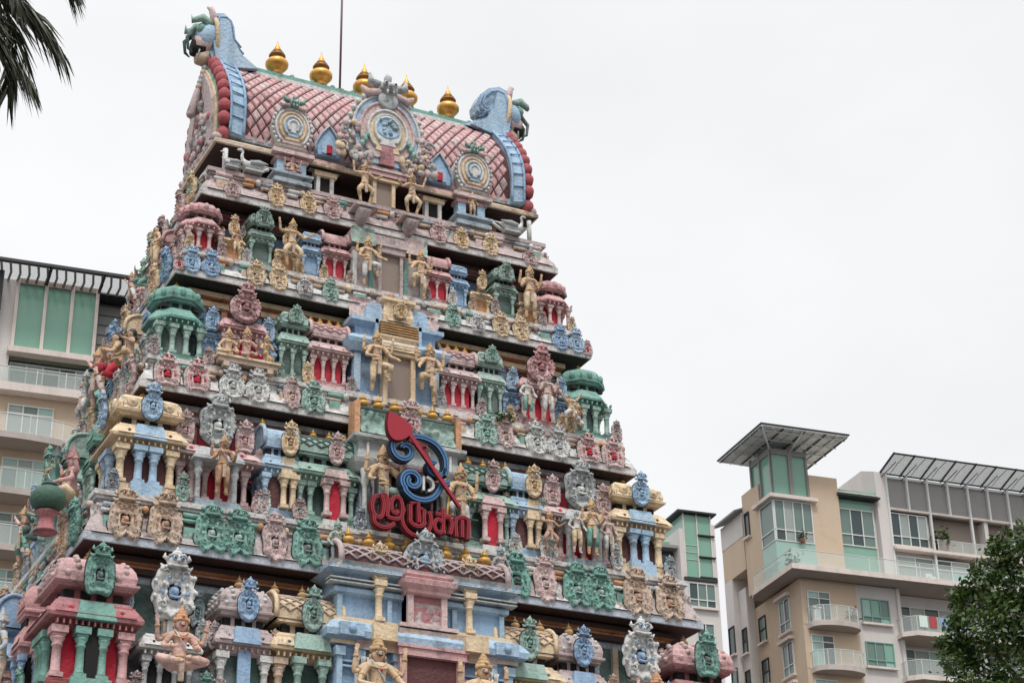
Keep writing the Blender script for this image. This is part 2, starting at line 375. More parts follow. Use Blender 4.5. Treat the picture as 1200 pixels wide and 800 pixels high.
def pavilion(name,w,dep,h,c1,c2,pan,roof='dome',ncol=2,fin=1,med=None,lattice=None,ccol=None,kud=True,colr=.05,croof=None,cols_x=None,finm=OCHG,oct_=False,tiled=None,side_cols=True):
    """miniature shrine: body mesh with columns, panels, finials and medallion as children. Returns root object at origin."""
    a,bb=w/2,dep/2; b=MB(); croof=croof or c1; ccol=ccol or c1
    def S(prof,m):
        if oct_: b.lathe([(max(.02,a+o)*1.06,z) for o,z in prof],m,n=8,smooth=False,rot=PI/8,sy=dep/w)
        else: b.stack(prof,a,bb,m)
    k=.05*w
    S([(0,0),(0,.035*h),(-k,.05*h),(-k,.075*h),(-.3*k,.095*h),(-.3*k,.125*h),(-1.6*k,.14*h)],c2)
    S([(-3.2*k,.14*h),(-3.2*k,.5*h)],pan)
    S([(-2.4*k,.462*h),(-1.0*k,.475*h),(-1.0*k,.505*h),(-.4*k,.512*h),(-.4*k,.525*h)],c2)
    S([(-1.4*k,.52*h),(1.5*k,.522*h),(1.7*k,.545*h),(1.1*k,.575*h),(.1*k,.615*h),(-1.0*k,.65*h),(-1.4*k,.668*h)],c1)
    if roof!='none':
        S([(-3.0*k,.66*h),(-3.0*k,.755*h)],c2)
        S([(-2.9*k,.742*h),(-1.0*k,.748*h),(-1.0*k,.768*h),(-2.0*k,.785*h)],c1)
    if not oct_:   # carving on the eave, dome and base
        sd_=len(name)+w*7+h
        relief_strip(b,-a*.98,a*.98,.548*h,.64*h,bb+1.55*k,bb-.85*k,c1,c2,0,amp=.035,seed=sd_,cell=.09); relief_strip(b,-bb*.98,bb*.98,.548*h,.64*h,a+1.55*k,a-.85*k,c1,c2,-1,amp=.035,seed=sd_+3,cell=.09)
        if roof=='dome' and not tiled: relief_strip(b,-a*.9,a*.9,.795*h,.90*h,bb-.15*k,bb-.8*k,croof,croof,0,amp=.035,seed=sd_+5,cell=.10); relief_strip(b,-bb*.9,bb*.9,.795*h,.90*h,a-.15*k,a-.8*k,croof,croof,-1,amp=.035,seed=sd_+8,cell=.10)
    relief_strip(b,-a*.95,a*.95,.035*h,.12*h,bb-.5*k,bb-.5*k,c2,c1,0,amp=.03,seed=w*3.3,cell=.07)
    nd=max(5,int(w/.09))
    for i in range(nd):      # dentils
        x=-a*.9+1.8*a*i/(nd-1); b.box(x-.012,x+.012,-bb-.9*k,-bb+.5*k,.478*h,.508*h,c1)
    if roof!='none':
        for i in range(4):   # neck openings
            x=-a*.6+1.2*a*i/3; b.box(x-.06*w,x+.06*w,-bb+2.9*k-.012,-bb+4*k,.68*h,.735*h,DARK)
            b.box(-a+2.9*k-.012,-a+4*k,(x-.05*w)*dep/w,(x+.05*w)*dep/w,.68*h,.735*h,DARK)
    if kud and not oct_:
        for i in range(3):
            x=-a*.62+1.24*a*i/2; b.ball((x,-bb-.4*k,.585*h),.065*w,c1,8,sq=(1,.55,1)); b.ball((x,-bb-.95*k,.585*h),.028*w,pan,6,sq=(1,.6,1))
            b.ball((-a-.4*k,x*dep/w,.585*h),.06*w,c1,8,sq=(.55,1,1))
    zt=h
    if roof=='dome':
        pr=[(-1.0*k,.765*h),(.3*k,.775*h),(.4*k,.79*h),(-.5*k,.80*h),(-.2*k,.84*h),(-.6*k,.885*h),(-1.5*k,.925*h),(-3.2*k,.958*h),(-5.8*k,.985*h),(-8.5*k,1.0*h)]
        S(pr,croof)
        if not tiled:
            if oct_:
                for i in range(8):
                    t=2*PI*i/8; ap=a*.93; cx_,cy_=math.cos(t)*ap,math.sin(t)*ap*dep/w
                    b.ball((cx_,cy_,.86*h),.085*w,croof,8,sq=(.8,.8,1.15)); b.ball((cx_*1.07,cy_*1.07,.86*h),.035*w,DARK,6)
                    t+=PI/8; b.tube([(math.cos(t)*a*1.06,math.sin(t)*a*1.06*dep/w,.80*h),(math.cos(t)*a*1.0,math.sin(t)*a*1.0*dep/w,.885*h),(math.cos(t)*a*.5,math.sin(t)*a*.5*dep/w,.975*h)],.018*w,croof,4)
            else:
                for i in range(-1,2):
                    b.ball((i*.28*w,-bb+.01,.86*h),.09*w,croof,8,sq=(1,.45,1.1)); b.ball((i*.28*w,-bb-.03,.86*h),.035*w,c2 if i else pan,6,sq=(1,.5,1))
                    b.ball((-a+.01,i*.28*dep,.86*h),.09*w,croof,8,sq=(.45,1,1.1))
                for i in range(8):
                    x=-a*.85+1.7*a*i/7; b.tube([(x,-bb-.005,.80*h),(x*.95,-bb+.8*k,.90*h),(x*.5,-bb+4.5*k,.97*h)],.012*w,croof,4)
        else: tiles_dome(b,w*.96,dep*.96,.78*h,.2*h,tiled)
    elif roof=='sala':
        barrel(b,w*.96,dep*.9,.772*h,.21*h,croof,c1,lattice); zt=.985*h
    root=b.build(name,None)
    cm=cached(('c',round(h,3),round(w*colr,3),ccol.name),lambda: column_mesh(.335*h,w*colr,ccol))
    xs=cols_x or [(-a+2.0*k)+(w-4.0*k)*i/(ncol-1) for i in range(ncol)]
    for x in xs: put(cm,'column',root,(x,-bb+1.9*k,.135*h))
    if side_cols:
        for y in (0.,bb*.8): put(cm,'column',root,(-a+1.9*k,y,.135*h)); put(cm,'column',root,(a-1.9*k,y,.135*h))
    fm=cached(('f',round(h*.16,2),finm.name),lambda: finial_mesh(max(.17,.12*h),finm))
    for i in range(fin):
        x=0 if fin==1 else -w*.4+w*.8*i/(fin-1); put(fm,'finial',root,(x,0,zt-.01))
    if med:
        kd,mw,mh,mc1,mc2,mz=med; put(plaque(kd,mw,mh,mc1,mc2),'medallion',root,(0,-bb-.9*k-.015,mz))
    return root

def add_part(root,u,d,z,side=0,first=True,table=None):
    """place a prototype (or a copy of it) on a facade of the tower"""
    v,a=lp(u,d,z,side)
    if first: root.parent=TW; root.location=v; root.rotation_euler=(0,0,a); return root
    return copy_tree(root,TW,v,a)
def spread(root,places):
    first=True
    t={}
    for c in bpy.data.objects:
        if c.parent: t.setdefault(c.parent.name,[]).append(c)
    for (u,d,z,side) in places:
        v,a=lp(u,d,z,side)
        if first: root.parent=TW; root.location=v; root.rotation_euler=(0,0,a); first=False
        else: copy_tree(root,TW,v,a,table=t)

LV=dict(A=(19.15,3.53,1.62),B=(17.31,3.99,1.95),C=(14.915,4.58,2.38),D=(12.0,5.41,2.95),E=(8.6,6.3,3.55))
ZB=dict(A=19.85,B=17.9,C=15.6,D=12.9,E=9.5)

def cornice(key,mband,mband2,soff,seed,hb,fas=None):
    fas=fas or WHITE
    z,W,H=LV[key]; b=MB()
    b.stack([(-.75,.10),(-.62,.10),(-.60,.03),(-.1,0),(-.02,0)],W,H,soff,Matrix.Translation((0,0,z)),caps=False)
    b.stack([(-.02,0),(0,.01),(0,.13),(-.04,.135),(-.045,.145),(-.02,.15)],W,H,fas,Matrix.Translation((0,0,z)),caps=False)
    b.stack([(-.02,.13),(-.05,.24),(-.14,.40*hb+.1),(-.26,.56*hb+.1),(-.30,.60*hb+.1)],W,H,mband,Matrix.Translation((0,0,z)),caps=False)
    b.stack([(-.30,.60*hb+.1),(-.22,.61*hb+.1),(-.22,.66*hb+.1),(-.28,.68*hb+.1),(-.28,hb-.14),(-.2,hb-.13),(-.2,hb-.09),(-.16,hb-.08),(-.16,hb),(-.22,hb+.003)],W,H,WHITE if key!='A' else STONE,Matrix.Translation((0,0,z)),caps=True)
    c=b.build('cornice',TW); 
    f=MB()
    for side,half in ((0,W),(-1,H),(1,H)):
        relief_strip(f,-half+.12,half-.12,z+.14,z+.62*hb+.08,(H if side==0 else W)-.03,(H if side==0 else W)-.24,mband,mband2,side,amp=.075,seed=seed+side*3.1)
        # small roll blocks of two colours between the medallions
        rr=random.Random(int(seed*10)+side); u=-half+.3; dd=(H if side==0 else W)
        a={0:0,-1:-PI/2,1:PI/2}[side]; Mx=Matrix.Rotation(a,4,'Z')
        while u<half-.3:
            L_=rr.uniform(.14,.32); mm=rr.choice([TEAL,TAN,LGREY,ORAN,PALEPINK,BGREY,TAN])
            zz=z+.60*hb+.1+rr.uniform(.0,.03)
            f.tube([(u,-(dd-.13),zz+.0),(u+L_,-(dd-.13),zz+.0)],[.05,.05],mm,6,Mx); f.tube([(u-.03,-(dd-.12),zz-.09),(u+L_*.8,-(dd-.12),zz-.09)],.038,rr.choice([TAN,LGREY,mm]),6,Mx)
            if rr.random()<.55: q_=z+.15; f.box(u,u+L_*.7,-(dd-.06),-(dd-.2),q_+.1,q_+.25*hb/.9+.05,rr.choice([TEAL,TEAL,TAN,mband2]),Mx); f.box(u-.01,u+L_*.7+.01,-(dd-.045),-(dd-.2),q_,q_+.1,rr.choice([TAN,TAN,mband2]),Mx)
            if rr.random()<.6: f.ball((u+L_+.05,-(dd-.12),zz+.0),.065,rr.choice([ORAN,TAN,LGREY,CREAM]),6,Mx)
            u+=L_+rr.uniform(.08,.25)
    f.build('cornice_frieze',c)
    return c
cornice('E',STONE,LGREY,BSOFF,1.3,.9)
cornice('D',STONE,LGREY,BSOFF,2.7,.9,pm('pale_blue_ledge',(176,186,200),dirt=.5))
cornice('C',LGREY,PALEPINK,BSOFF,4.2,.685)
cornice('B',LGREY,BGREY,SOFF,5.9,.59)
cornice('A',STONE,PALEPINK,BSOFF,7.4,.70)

def storey(kl,ku,wall,pier,pan,mould,mould2,pz0,pz1,step,cut=.52):
    """recessed storey wall between two cornices, with head mouldings, openings and piers"""
    z0=ZB[kl]-.05; z1=LV[ku][0]+.08; W,H=LV[ku][1]-cut,LV[ku][2]-cut; b=MB(); hh=z1-z0
    b.stack([(0,z0),(0,z1)],W,H,wall)
    b.stack([(.0,z1-.36),(.1,z1-.35),(.1,z1-.26),(.03,z1-.25),(.03,z1-.20),(.16,z1-.19),(.16,z1-.10),(.0,z1-.09)],W,H,[mould2,mould2,mould,mould,mould,mould2,mould2],caps=False)
    b.stack([(.0,z0+pz0*hh-.10),(.07,z0+pz0*hh-.09),(.07,z0+pz0*hh-.03),(.0,z0+pz0*hh)],W,H,mould,caps=False)
    for side,half,dd in ((0,W,H),(-1,H,W),(1,H,W),(2,W,H)):
        a={0:0,-1:-PI/2,1:PI/2,2:PI}[side]; Mx=Matrix.Rotation(a,4,'Z')
        n=max(2,int(2*half/step)); 
        for i in range(n):
            u0=-half+2*half*i/n; u1=-half+2*half*(i+1)/n
            b.box(u0+.07,u1-.07,-dd-.012,-dd+.1,z0+pz0*hh,z0+pz1*hh,pan,Mx)
            b.box(u0-.05,u0+.05,-dd-.05,-dd+.1,z0+pz0*hh,z0+pz1*hh+.02,pier,Mx)
        b.box(half-.05,half+.05,-dd-.05,-dd+.1,z0+pz0*hh,z0+pz1*hh+.02,pier,Mx)
    return b.build('storey_wall',TW)
storey('E','D',BGREY,TAN,DTEAL,ORAN,BSOFF,.42,.82,.9)
storey('D','C',MAR,ROSE,CRIM,PINK,GREY,.42,.80,.55)
storey('C','B',MAR,ORAN,MAR,ORAN,CREAM,.40,.78,.5)
storey('B','A',ROSE,TAN,pm('deep_blue_panel',(70,110,150),dirt=.3,fade=.1),ROSE,BSOFF,.45,.72,.44)
# lower storeys and gate under the visible part
b=MB(); b.stack([(0,0),(0,.5),(-.12,.6),(-.12,1.2),(-.3,1.35),(-.3,7.6),(-.1,7.8),(.0,8.0),(.0,8.3),(-.3,8.4),(-.3,9.3)],6.6,3.9,[STONE,STONE,LGREY,TAN,STONE,CREAM,PINK,LGREY,BLUE,STONE])
for s_ in (-1,1):
    for x in (2.2,3.4,4.6,5.8):
        b.box(s_*x-.14,s_*x+.14,-3.78,-3.5,1.35,7.6,PALEPINK); b.box(s_*x-.22,s_*x+.22,-3.85,-3.5,7.1,7.4,CREAM)
        b.box(s_*x-.2,s_*x+.2,3.5,3.78,1.35,7.6,PALEPINK)
b.build('gate_storey',TW)
d_=MB(); d_.box(-1.2,1.2,-3.92,-3.86,0,5.2,MAR)
for x in (-1.3,1.3): d_.box(x-.12,x+.12,-4.02,-3.7,0,5.4,OCHRE)
d_.box(-1.5,1.5,-4.04,-3.7,5.4,5.8,OCHRE)
for i in range(4):
    for j in range(8): d_.box(-1.05+i*.55,-.65+i*.55,-3.97,-3.92,.3+j*.6,.75+j*.6,TAN)
d_.build('entrance_door',TW)

# ---------------- medallions in front of the cornices
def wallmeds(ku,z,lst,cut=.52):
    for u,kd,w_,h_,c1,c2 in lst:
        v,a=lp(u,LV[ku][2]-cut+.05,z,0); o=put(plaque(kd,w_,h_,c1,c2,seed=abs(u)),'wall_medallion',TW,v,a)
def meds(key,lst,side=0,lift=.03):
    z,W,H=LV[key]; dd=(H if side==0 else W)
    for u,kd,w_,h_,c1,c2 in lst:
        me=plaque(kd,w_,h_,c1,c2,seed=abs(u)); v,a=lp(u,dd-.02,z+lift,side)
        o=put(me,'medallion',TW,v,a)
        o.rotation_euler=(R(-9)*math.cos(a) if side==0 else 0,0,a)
def mir(l): return l+[(-x[0],)+tuple(x[1:]) for x in l]
wallmeds('C',14.05,mir([(-3.9,'ring',.2,.5,PALEPINK,PINK),(-2.62,'bell',.18,.5,OCHRE,CREAM),(-1.8,'ring',.16,.5,GREY,TEAL),(-.95,'spade',.2,.5,GREY,LGREY)]))
wallmeds('B',16.5,mir([(-3.35,'bell',.22,.5,SKYB,BLUE),(-3.05,'bell',.18,.42,SKYB,BLUE),(-2.35,'bell',.2,.5,SKYB,BLUE),(-1.55,'ring',.18,.42,GREEN,TEAL)]))
wallmeds('A',18.5,mir([(-3.08,'bell',.16,.36,CREAM,TAN),(-2.66,'ring',.14,.32,PALEPINK,PINK),(-2.12,'bell',.18,.36,CREAM,TAN),(-1.66,'ring',.14,.3,GREY,BLUE),(-1.22,'bell',.14,.32,PALEPINK,CREAM)]))
wallmeds('D',11.0,mir([(-4.55,'bell',.22,.6,BGREY,BLUE),(-3.45,'twin',.24,.6,BGREY,TEAL),(-2.32,'bell',.22,.6,TEAL,GREY)]))
meds('D',mir([(-4.78,'twin',.52,.86,TAN,SKINB),(-4.15,'twin',.54,.9,TAN,SKINB),(-3.42,'twin',.54,.82,TEAL,GREEN),(-2.98,'twin',.52,.82,TEAL,GREEN),(-2.38,'bell',.42,.88,PALEPINK,STONE),(-1.84,'twin',.5,.84,TEAL,DTEAL)]))
meds('C',mir([(-4.12,'ring',.44,.62,PALEPINK,CRIM),(-3.62,'ring',.44,.62,PALEPINK,CRIM),(-3.02,'spade',.44,.66,LGREY,GREY),(-2.58,'spade',.42,.66,LGREY,GREY),(-1.98,'bell',.3,.66,PALEPINK,TAN),(-1.6,'twin',.42,.62,GREEN,TEAL)]))
meds('B',mir([(-3.7,'spade',.32,.54,SKYB,BLUE),(-3.36,'spade',.34,.54,BLUE,SKYB),(-3.92,'ring',.2,.34,PALEPINK,CRIM),(-2.55,'bell',.34,.52,CREAM,TAN),(-2.14,'bell',.34,.54,CREAM,TAN),(-1.18,'twin',.3,.48,GREEN,TEAL),(-1.66,'ring',.3,.4,LGREY,STONE)]))
meds('A',mir([(-2.12,'bell',.32,.50,CREAM,OCHRE),(-1.52,'bell',.32,.48,CREAM,OCHRE),(-2.95,'ring',.3,.36,PALEPINK,STONE),(-1.05,'bell',.34,.5,PALEPINK,PINK)]))
meds('E',mir([(-5.5,'twin',.55,.85,BLUE,SKYB),(-4.4,'twin',.55,.85,TAN,ORAN),(-3.2,'ring',.55,.85,GREEN,TEAL),(-2.2,'bell',.5,.8,PINK,ROSE)]))
for key,cs in (('D',(TEAL,TAN,PINK)),('C',(PALEPINK,LGREY,GREEN)),('B',(BLUE,CREAM,LGREY)),('A',(CREAM,PALEPINK,STONE))):
    H=LV[key][2]; meds(key,mir([(-H+.45,'twin',.42,.7*(.62+.4*H/2.8),cs[0],TEAL),(-H+1.1,'ring',.42,.7*(.62+.4*H/2.8),cs[1],ORAN)]),-1)
# ------------------------------------------------------------------ shrines per storey
def front_and_left(u,d,z): return [(u,d,z,0),(-u,d,z,0)]
# storey on D (z 12.9 .. 14.75)
z=ZB['D']; d=LV['D'][2]-.32; Wd=LV['D'][1]
p=pavilion('corner_pavilion',1.06,1.06,1.86,CREAM,CREAM,MAR,'dome',3,1,('spade',.34,.62,SKYB,SKYB,1.28),ccol=CREAM,colr=.062,cols_x=[-.40,.40])
cb=cached('cb1',lambda: column_mesh(.335*1.86,.062*1.06,SKYB))
for x in (-.12,.12): put(cb,'column',p,(x,-.47,.25))
k=MB(); k.box(-.27,.27,-.64,-.45,.97,1.22,SKYB,taper=.06); k.build('front_eave',p); k=MB(); k.box(-.25,.25,-.60,-.5,0,.24,SKYB); k.build('front_base',p)
for r_ in (-1,):
    put(cb,'column',p,(-.47,.12,.25)); put(cb,'column',p,(-.47,-.12,.25))
    o=put(plaque('spade',.34,.62,SKYB,SKYB),'medallion',p,(-.58,0,1.28)); o.rotation_euler=(0,0,-PI/2)
spread(p,[(-4.43,d-.52,z,0),(4.43,d-.52,z,0),(-4.43,-d+.52,z,0),(4.43,-d+.52,z,0)])
# pink recessed shrine with the big grey medallion
p=pavilion('recess_shrine',1.36,.62,1.72,PALEPINK,PINK,CRIM,'none',6,0,None,ccol=PALEPINK,colr=.034,side_cols=False)
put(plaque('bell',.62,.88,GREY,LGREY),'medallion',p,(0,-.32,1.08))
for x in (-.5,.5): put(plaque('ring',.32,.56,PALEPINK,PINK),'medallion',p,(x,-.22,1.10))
k=MB(); k.box(-.36,.36,-.52,-.28,.0,.13,BGREY); k.stack([(0,.78),(.06,.8),(.05,.86),(-.05,1.02),(-.1,1.06)],.36,.16,GREY,Matrix.Translation((0,-.34,0)))
for x in (-.3,.3): k.lathe([(.07,.13),(.05,.2),(.045,.55),(.075,.62),(.06,.68),(.085,.78)],GREY,(x,-.42,0),8)
k.build('porch',p)
spread(p,[(-3.3,d-.42,z,0),(3.3,d-.42,z,0)])
p=pavilion('small_pavilion',.58,.60,1.72,SKYB,SKYB,MAR,'sala',2,2,None,ccol=SKYB,colr=.08)
put(plaque('spade',.30,.58,CREAM,OCHRE),'medallion',p,(.12,-.36,1.12)); k=MB(); k.box(.0,.26,-.36,-.28,.80,1.12,CREAM,taper=.03); k.build('front_bay',p)
cq=cached('cq',lambda: column_mesh(.58,.05,CREAM)); put(cq,'column',p,(.06,-.32,.23)); put(cq,'column',p,(.22,-.32,.23))
spread(p,[(-2.22,d-.35,z,0),(2.22,d-.35,z,0)])
p=pavilion('long_pavilion',1.06,.62,1.70,GREEN,GREEN,DTEAL,'sala',3,4,None,lattice=DTEAL,ccol=GREEN,colr=.045,cols_x=[-.42,-.24,.47])
put(plaque('spade',.28,.56,PALEPINK,PINK),'medallion',p,(.12,-.40,1.08))
k=MB(); k.box(-.05,.30,-.44,-.3,.80,.86,PINK); k.box(-.09,.34,-.46,-.3,.86,1.02,PALEPINK,taper=.05); k.box(.02,.22,-.36,-.28,-.18,.82,CRIM); k.box(-.08,.33,-.42,-.2,0,.13,LGREY); k.build('front_bay',p)
cq2=cached('cq2',lambda: column_mesh(.62,.05,PALEPINK)); put(cq2,'column',p,(-.02,-.38,.2)); put(cq2,'column',p,(.27,-.38,.2))
spread(p,[(-1.42,d-.36,z,0),(1.42,d-.36,z,0)])
# storey on C
z=ZB['C']; d=LV['C'][2]-.30
p=pavilion('corner_pavilion',.88,.88,1.58,TEAL,TEAL,DTEAL,'dome',4,1,None,oct_=True,ccol=GREEN,colr=.055,side_cols=True)
spread(p,[(-3.86,d-.42,z-.05,0),(3.86,d-.42,z-.05,0),(-3.86,-d+.42,z-.05,0),(3.86,-d+.42,z-.05,0)])
p=pavilion('small_pavilion',.34,.40,1.22,BLUE,BLUE,BLUE,'none',2,0,('ring',.24,.44,SKYB,BLUE,.72),ccol=BLUE,colr=.1,side_cols=False)
spread(p,[(-3.3,d-.35,z,0),(-2.32,d-.35,z,0),(3.3,d-.35,z,0),(2.32,d-.35,z,0)])
p=pavilion('recess_shrine',.74,.60,1.5,PINK,PINK,CRIM,'none',4,0,('spade',.54,.70,PINK,ROSE,.90),ccol=PALEPINK,colr=.05,side_cols=False)
spread(p,[(-2.80,d-.28,z,0),(2.80,d-.28,z,0)])
p=pavilion('small_pavilion',.52,.56,1.46,GREEN,GREEN,DTEAL,'dome',3,0,('ring',.26,.34,GREEN,TEAL,1.12),ccol=GREEN,colr=.06)
spread(p,[(-1.86,d-.33,z,0),(1.86,d-.33,z,0)])
p=pavilion('long_pavilion',.72,.60,1.36,PALEPINK,PINK,CRIM,'sala',4,0,None,lattice=PINK,ccol=PALEPINK,colr=.045)
fm=cached('fs',lambda: finial_mesh(.2,OCHG))
for i in range(4): put(fm,'finial',p,(-.26+.17*i,0,1.33))
spread(p,[(-1.22,d-.30,z,0),(1.22,d-.30,z,0)])
# storey on B
z=ZB['B']; d=LV['B'][2]-.28
p=pavilion('corner_pavilion',.72,.72,1.14,PINK,PINK,CRIM,'dome',4,0,None,oct_=True,ccol=PALEPINK,colr=.05)
spread(p,[(-3.42,d-.34,z,0),(3.42,d-.34,z,0),(-3.42,-d+.34,z,0),(3.42,-d+.34,z,0)])
p=pavilion('small_pavilion',.40,.42,.78,CREAM,CREAM,ORAN,'none',2,0,('spade',.2,.40,CREAM,OCHRE,.52),ccol=CREAM,colr=.08,side_cols=False)
spread(p,[(-2.90,d-.28,z,0),(2.90,d-.28,z,0),(-1.90,d-.28,z,0),(1.90,d-.28,z,0)])
p=pavilion('small_pavilion',.44,.46,1.16,GREEN,GREEN,DTEAL,'dome',2,1,('ring',.3,.40,GREEN,DTEAL,.78),ccol=GREEN,colr=.07,finm=GREEN)
spread(p,[(-2.38,d-.26,z,0),(2.38,d-.26,z,0)])
p=pavilion('small_pavilion',.36,.44,1.02,SKYB,BLUE,BLUE,'dome',2,0,None,ccol=SKYB,colr=.07)
spread(p,[(-1.44,d-.26,z,0),(1.44,d-.26,z,0)])
p=pavilion('long_pavilion',.50,.48,1.10,PINK,PINK,CRIM,'sala',3,0,None,ccol=PALEPINK,colr=.045)
spread(p,[(-1.0,d-.24,z,0),(1.0,d-.24,z,0)])
# storey on E (bottom of the picture)
z=ZB['E']; d=LV['E'][2]-.35
p=pavilion('corner_pavilion',1.22,1.22,2.25,ROSE,RED,CRIM,'dome',2,1,('ring',.44,.78,TEAL,DTEAL,1.50),ccol=PINK,colr=.06,croof=PINK,tiled=PALEPINK,finm=OCHRE)
ct=cached('ct',lambda: column_mesh(.335*2.25,.055*1.22,TEAL))
for x in (-.16,.16): put(ct,'column',p,(x,-.56,.30))
k=MB(); k.box(-.30,.30,-.74,-.5,1.16,1.44,TEAL,taper=.06); k.build('front_eave',p); k=MB(); k.box(-.09,.09,-.60,-.5,.3,1.1,DARK); k.box(-.3,.3,-.68,-.5,0,.3,TEAL); k.build('front_base',p)
for i in range(3): put(ct,'column',p,(-.56,-.2+.2*i,.30))
spread(p,[(-5.2,d-.60,z,0),(5.2,d-.60,z,0),(-5.2,-d+.6,z,0),(5.2,-d+.6,z,0)])
p=pavilion('recess_shrine',.84,.6,1.72,LGREY,GREY,DARK,'none',4,0,None,ccol=GREY,colr=.05,side_cols=False)
put(plaque('flame',.70,1.02,LGREY,BLUE),'medallion',p,(0,-.28,1.36)); k=MB(); k.box(-.06,.06,-.3,-.2,1.1,1.4,LGREY); k.box(-.2,.2,-.34,-.2,1.38,1.46,LGREY); k.build('pedestal',p)
spread(p,[(-4.02,d-.40,z,0),(4.02,d-.40,z,0)])
p=pavilion('small_pavilion',.86,.8,2.12,STONE,PALEPINK,DTEAL,'dome',2,1,('spade',.34,.66,BLUE,BLUE,1.46),ccol=LGREY,colr=.07,croof=STONE,tiled=LGREY,finm=OCHRE)
k=MB(); k.box(-.22,.22,-.52,-.38,1.12,1.38,BLUE,taper=.04); k.box(-.1,.1,-.40,-.36,.3,1.05,BLUE); k.build('front_bay',p)
spread(p,[(-2.88,d-.46,z,0),(2.88,d-.46,z,0)])
p=pavilion('long_pavilion',1.14,.80,2.12,CREAM,TAN,DTEAL,'sala',2,3,('spade',.34,.70,GREEN,TEAL,1.42),lattice=TAN,ccol=TAN,colr=.06,finm=OCHRE)
cg=cached('cg',lambda: column_mesh(.335*2.12,.06,GREEN))
for x in (-.2,.2): put(cg,'column',p,(x,-.44,.29))
k=MB(); k.box(-.30,.30,-.56,-.38,1.12,1.38,GREEN,taper=.05); k.build('front_bay',p)
spread(p,[(-1.86,d-.42,z,0),(1.86,d-.42,z,0)])

# ---------------- left (and right) side bays: projecting central shrine and flankers
for side in (-1,1):
    for key,sc in (('E',1.2),('D',1.),('C',.84),('B',.66)):
        W,H=LV[key][1],LV[key][2]; zz=ZB[key]; ku={'E':'D','D':'C','C':'B','B':'A'}[key]; hh=(LV[ku][0]-zz)*.92; dd=W-.35
        cs={'E':(BLUE,PINK),'D':(GREEN,TEAL),'C':(CREAM,BLUE),'B':(PINK,GREEN)}[key]
        q=pavilion('long_pavilion',1.1*sc,.6,hh,cs[0],cs[0],MAR,'sala',4,0,('ring',.5*sc,.7*sc,cs[1],ORAN,hh*.55),lattice=cs[1],ccol=cs[1],colr=.05)
        v,a=lp(0,dd-.15,zz,side); q.parent=TW; q.location=v; q.rotation_euler=(0,0,a)
        q2=pavilion('small_pavilion',.4*sc,.5,hh*.95,cs[1],cs[1],DARK,'dome',2,0,None,ccol=cs[0],colr=.08)
        spread(q2,[(-H*.42,dd-.3,zz,side),(H*.42,dd-.3,zz,side)])

# ---------------- central bays
def door_part(name,u,d,z,w,h,fm_,sh,fr=.07,side=0):
    b=MB(); b.box(-w/2-fr,-w/2,-.08,.08,0,h,fm_); b.box(w/2,w/2+fr,-.08,.08,0,h,fm_); b.box(-w/2-fr-.03,w/2+fr+.03,-.11,.08,h,h+.12,fm_)
    b.box(-w/2-fr-.06,w/2+fr+.06,-.14,.08,h+.12,h+.17,fm_)
    v,a=lp(u,d,z,side); o=b.build(name,TW,v,a)
    s_=MB(); s_.box(-w/2+.002,w/2-.002,-.02,.04,0,h-.002,sh); s_.build('shutter',o)
    return o
# E storey: blue block, tiled crown with seven finials, pink aedicule and doorway
H=LV['E'][2]; d0=H-.2; z=ZB['E']; b=MB(); W0=1.55
b.stack([(0,z),(0,z+.25),(-.06,z+.3),(-.06,z+1.25)],W0,.9,BLUE,Matrix.Translation((0,-d0+.9,0)))
b.stack([(-.06,z+1.25),(.04,z+1.27),(.04,z+1.33),(.16,z+1.36),(.18,z+1.46),(.08,z+1.60),(-.02,z+1.66),(-.02,z+1.72)],W0,.9,[BLUE,CREAM,BLUE,SKYB,SKYB,SKYB,CREAM,CREAM],Matrix.Translation((0,-d0+.9,0)))
b.stack([(-.14,z+1.70),(-.14,z+2.12),(-.04,z+2.15),(-.04,z+2.22),(-.1,z+2.25),(-.1,z+2.42),(.04,z+2.47),(.10,z+2.50),(.10,z+2.58),(.0,z+2.62)],W0,.9,[BLUE,SKYB,SKYB,SKYB,BLUE,SKYB,SKYB,SKYB,SKYB],Matrix.Translation((0,-d0+.95,0)))
for x in (-1.45,-1.12,-.5,.5,1.12,1.45): b.box(x-.045,x+.045,-d0-.035,-d0+.1,z+.3,z+1.22,SKYB); b.box(x-.08,x+.08,-d0-.07,-d0+.1,z+1.08,z+1.22,SKYB)
for x in (-1.4,-.56,.56,1.4): b.box(x-.04,x+.04,-d0+.13,-d0+.3,z+1.74,z+2.12,SKYB)
for zz_ in (.42,.5,.92,1.0): b.box(-1.5,1.5,-d0-.02,-d0+.1,z+zz_,z+zz_+.03,SKYB)
for zz_ in (2.27,2.33): b.box(-1.62,1.62,-d0+.0,-d0+.2,z+zz_,z+zz_+.02,GREY)
for q_ in (-1,1):
    b.box(q_*1.32-.2,q_*1.32+.2,-d0-.22,-d0+.1,z+1.36,z+1.56,SKYB); b.ball((q_*1.32,-d0-.2,z+1.46),.08,BLUE,8); b.box(q_*.78-.2,q_*.78+.2,-d0-.24,-d0+.1,z+1.34,z+1.60,CREAM)
    for x in (.98,1.08,1.18): b.lathe([(.05,0),(.04,.1),(.04,.7),(.06,.78)],LGREY,(q_*x,-d0-.06,z+.3),7)
relief_strip(b,-1.2,1.2,z+1.2,z+1.34,d0+.06,d0+.08,TAN,STONE,0,.04,21.)
relief_strip(b,-1.66,1.66,z+2.48,z+2.60,d0+.02,d0+.06,LGREY,GREY,0,.04,22.)
bay=b.build('central_bay',TW)
k=MB(); barrel(k,2.9,.96,z+2.56,.46,MAR,STONE,lattice=STONE,M=Matrix.Translation((0,-d0+.50,0))); k.build('lattice_crown',bay)
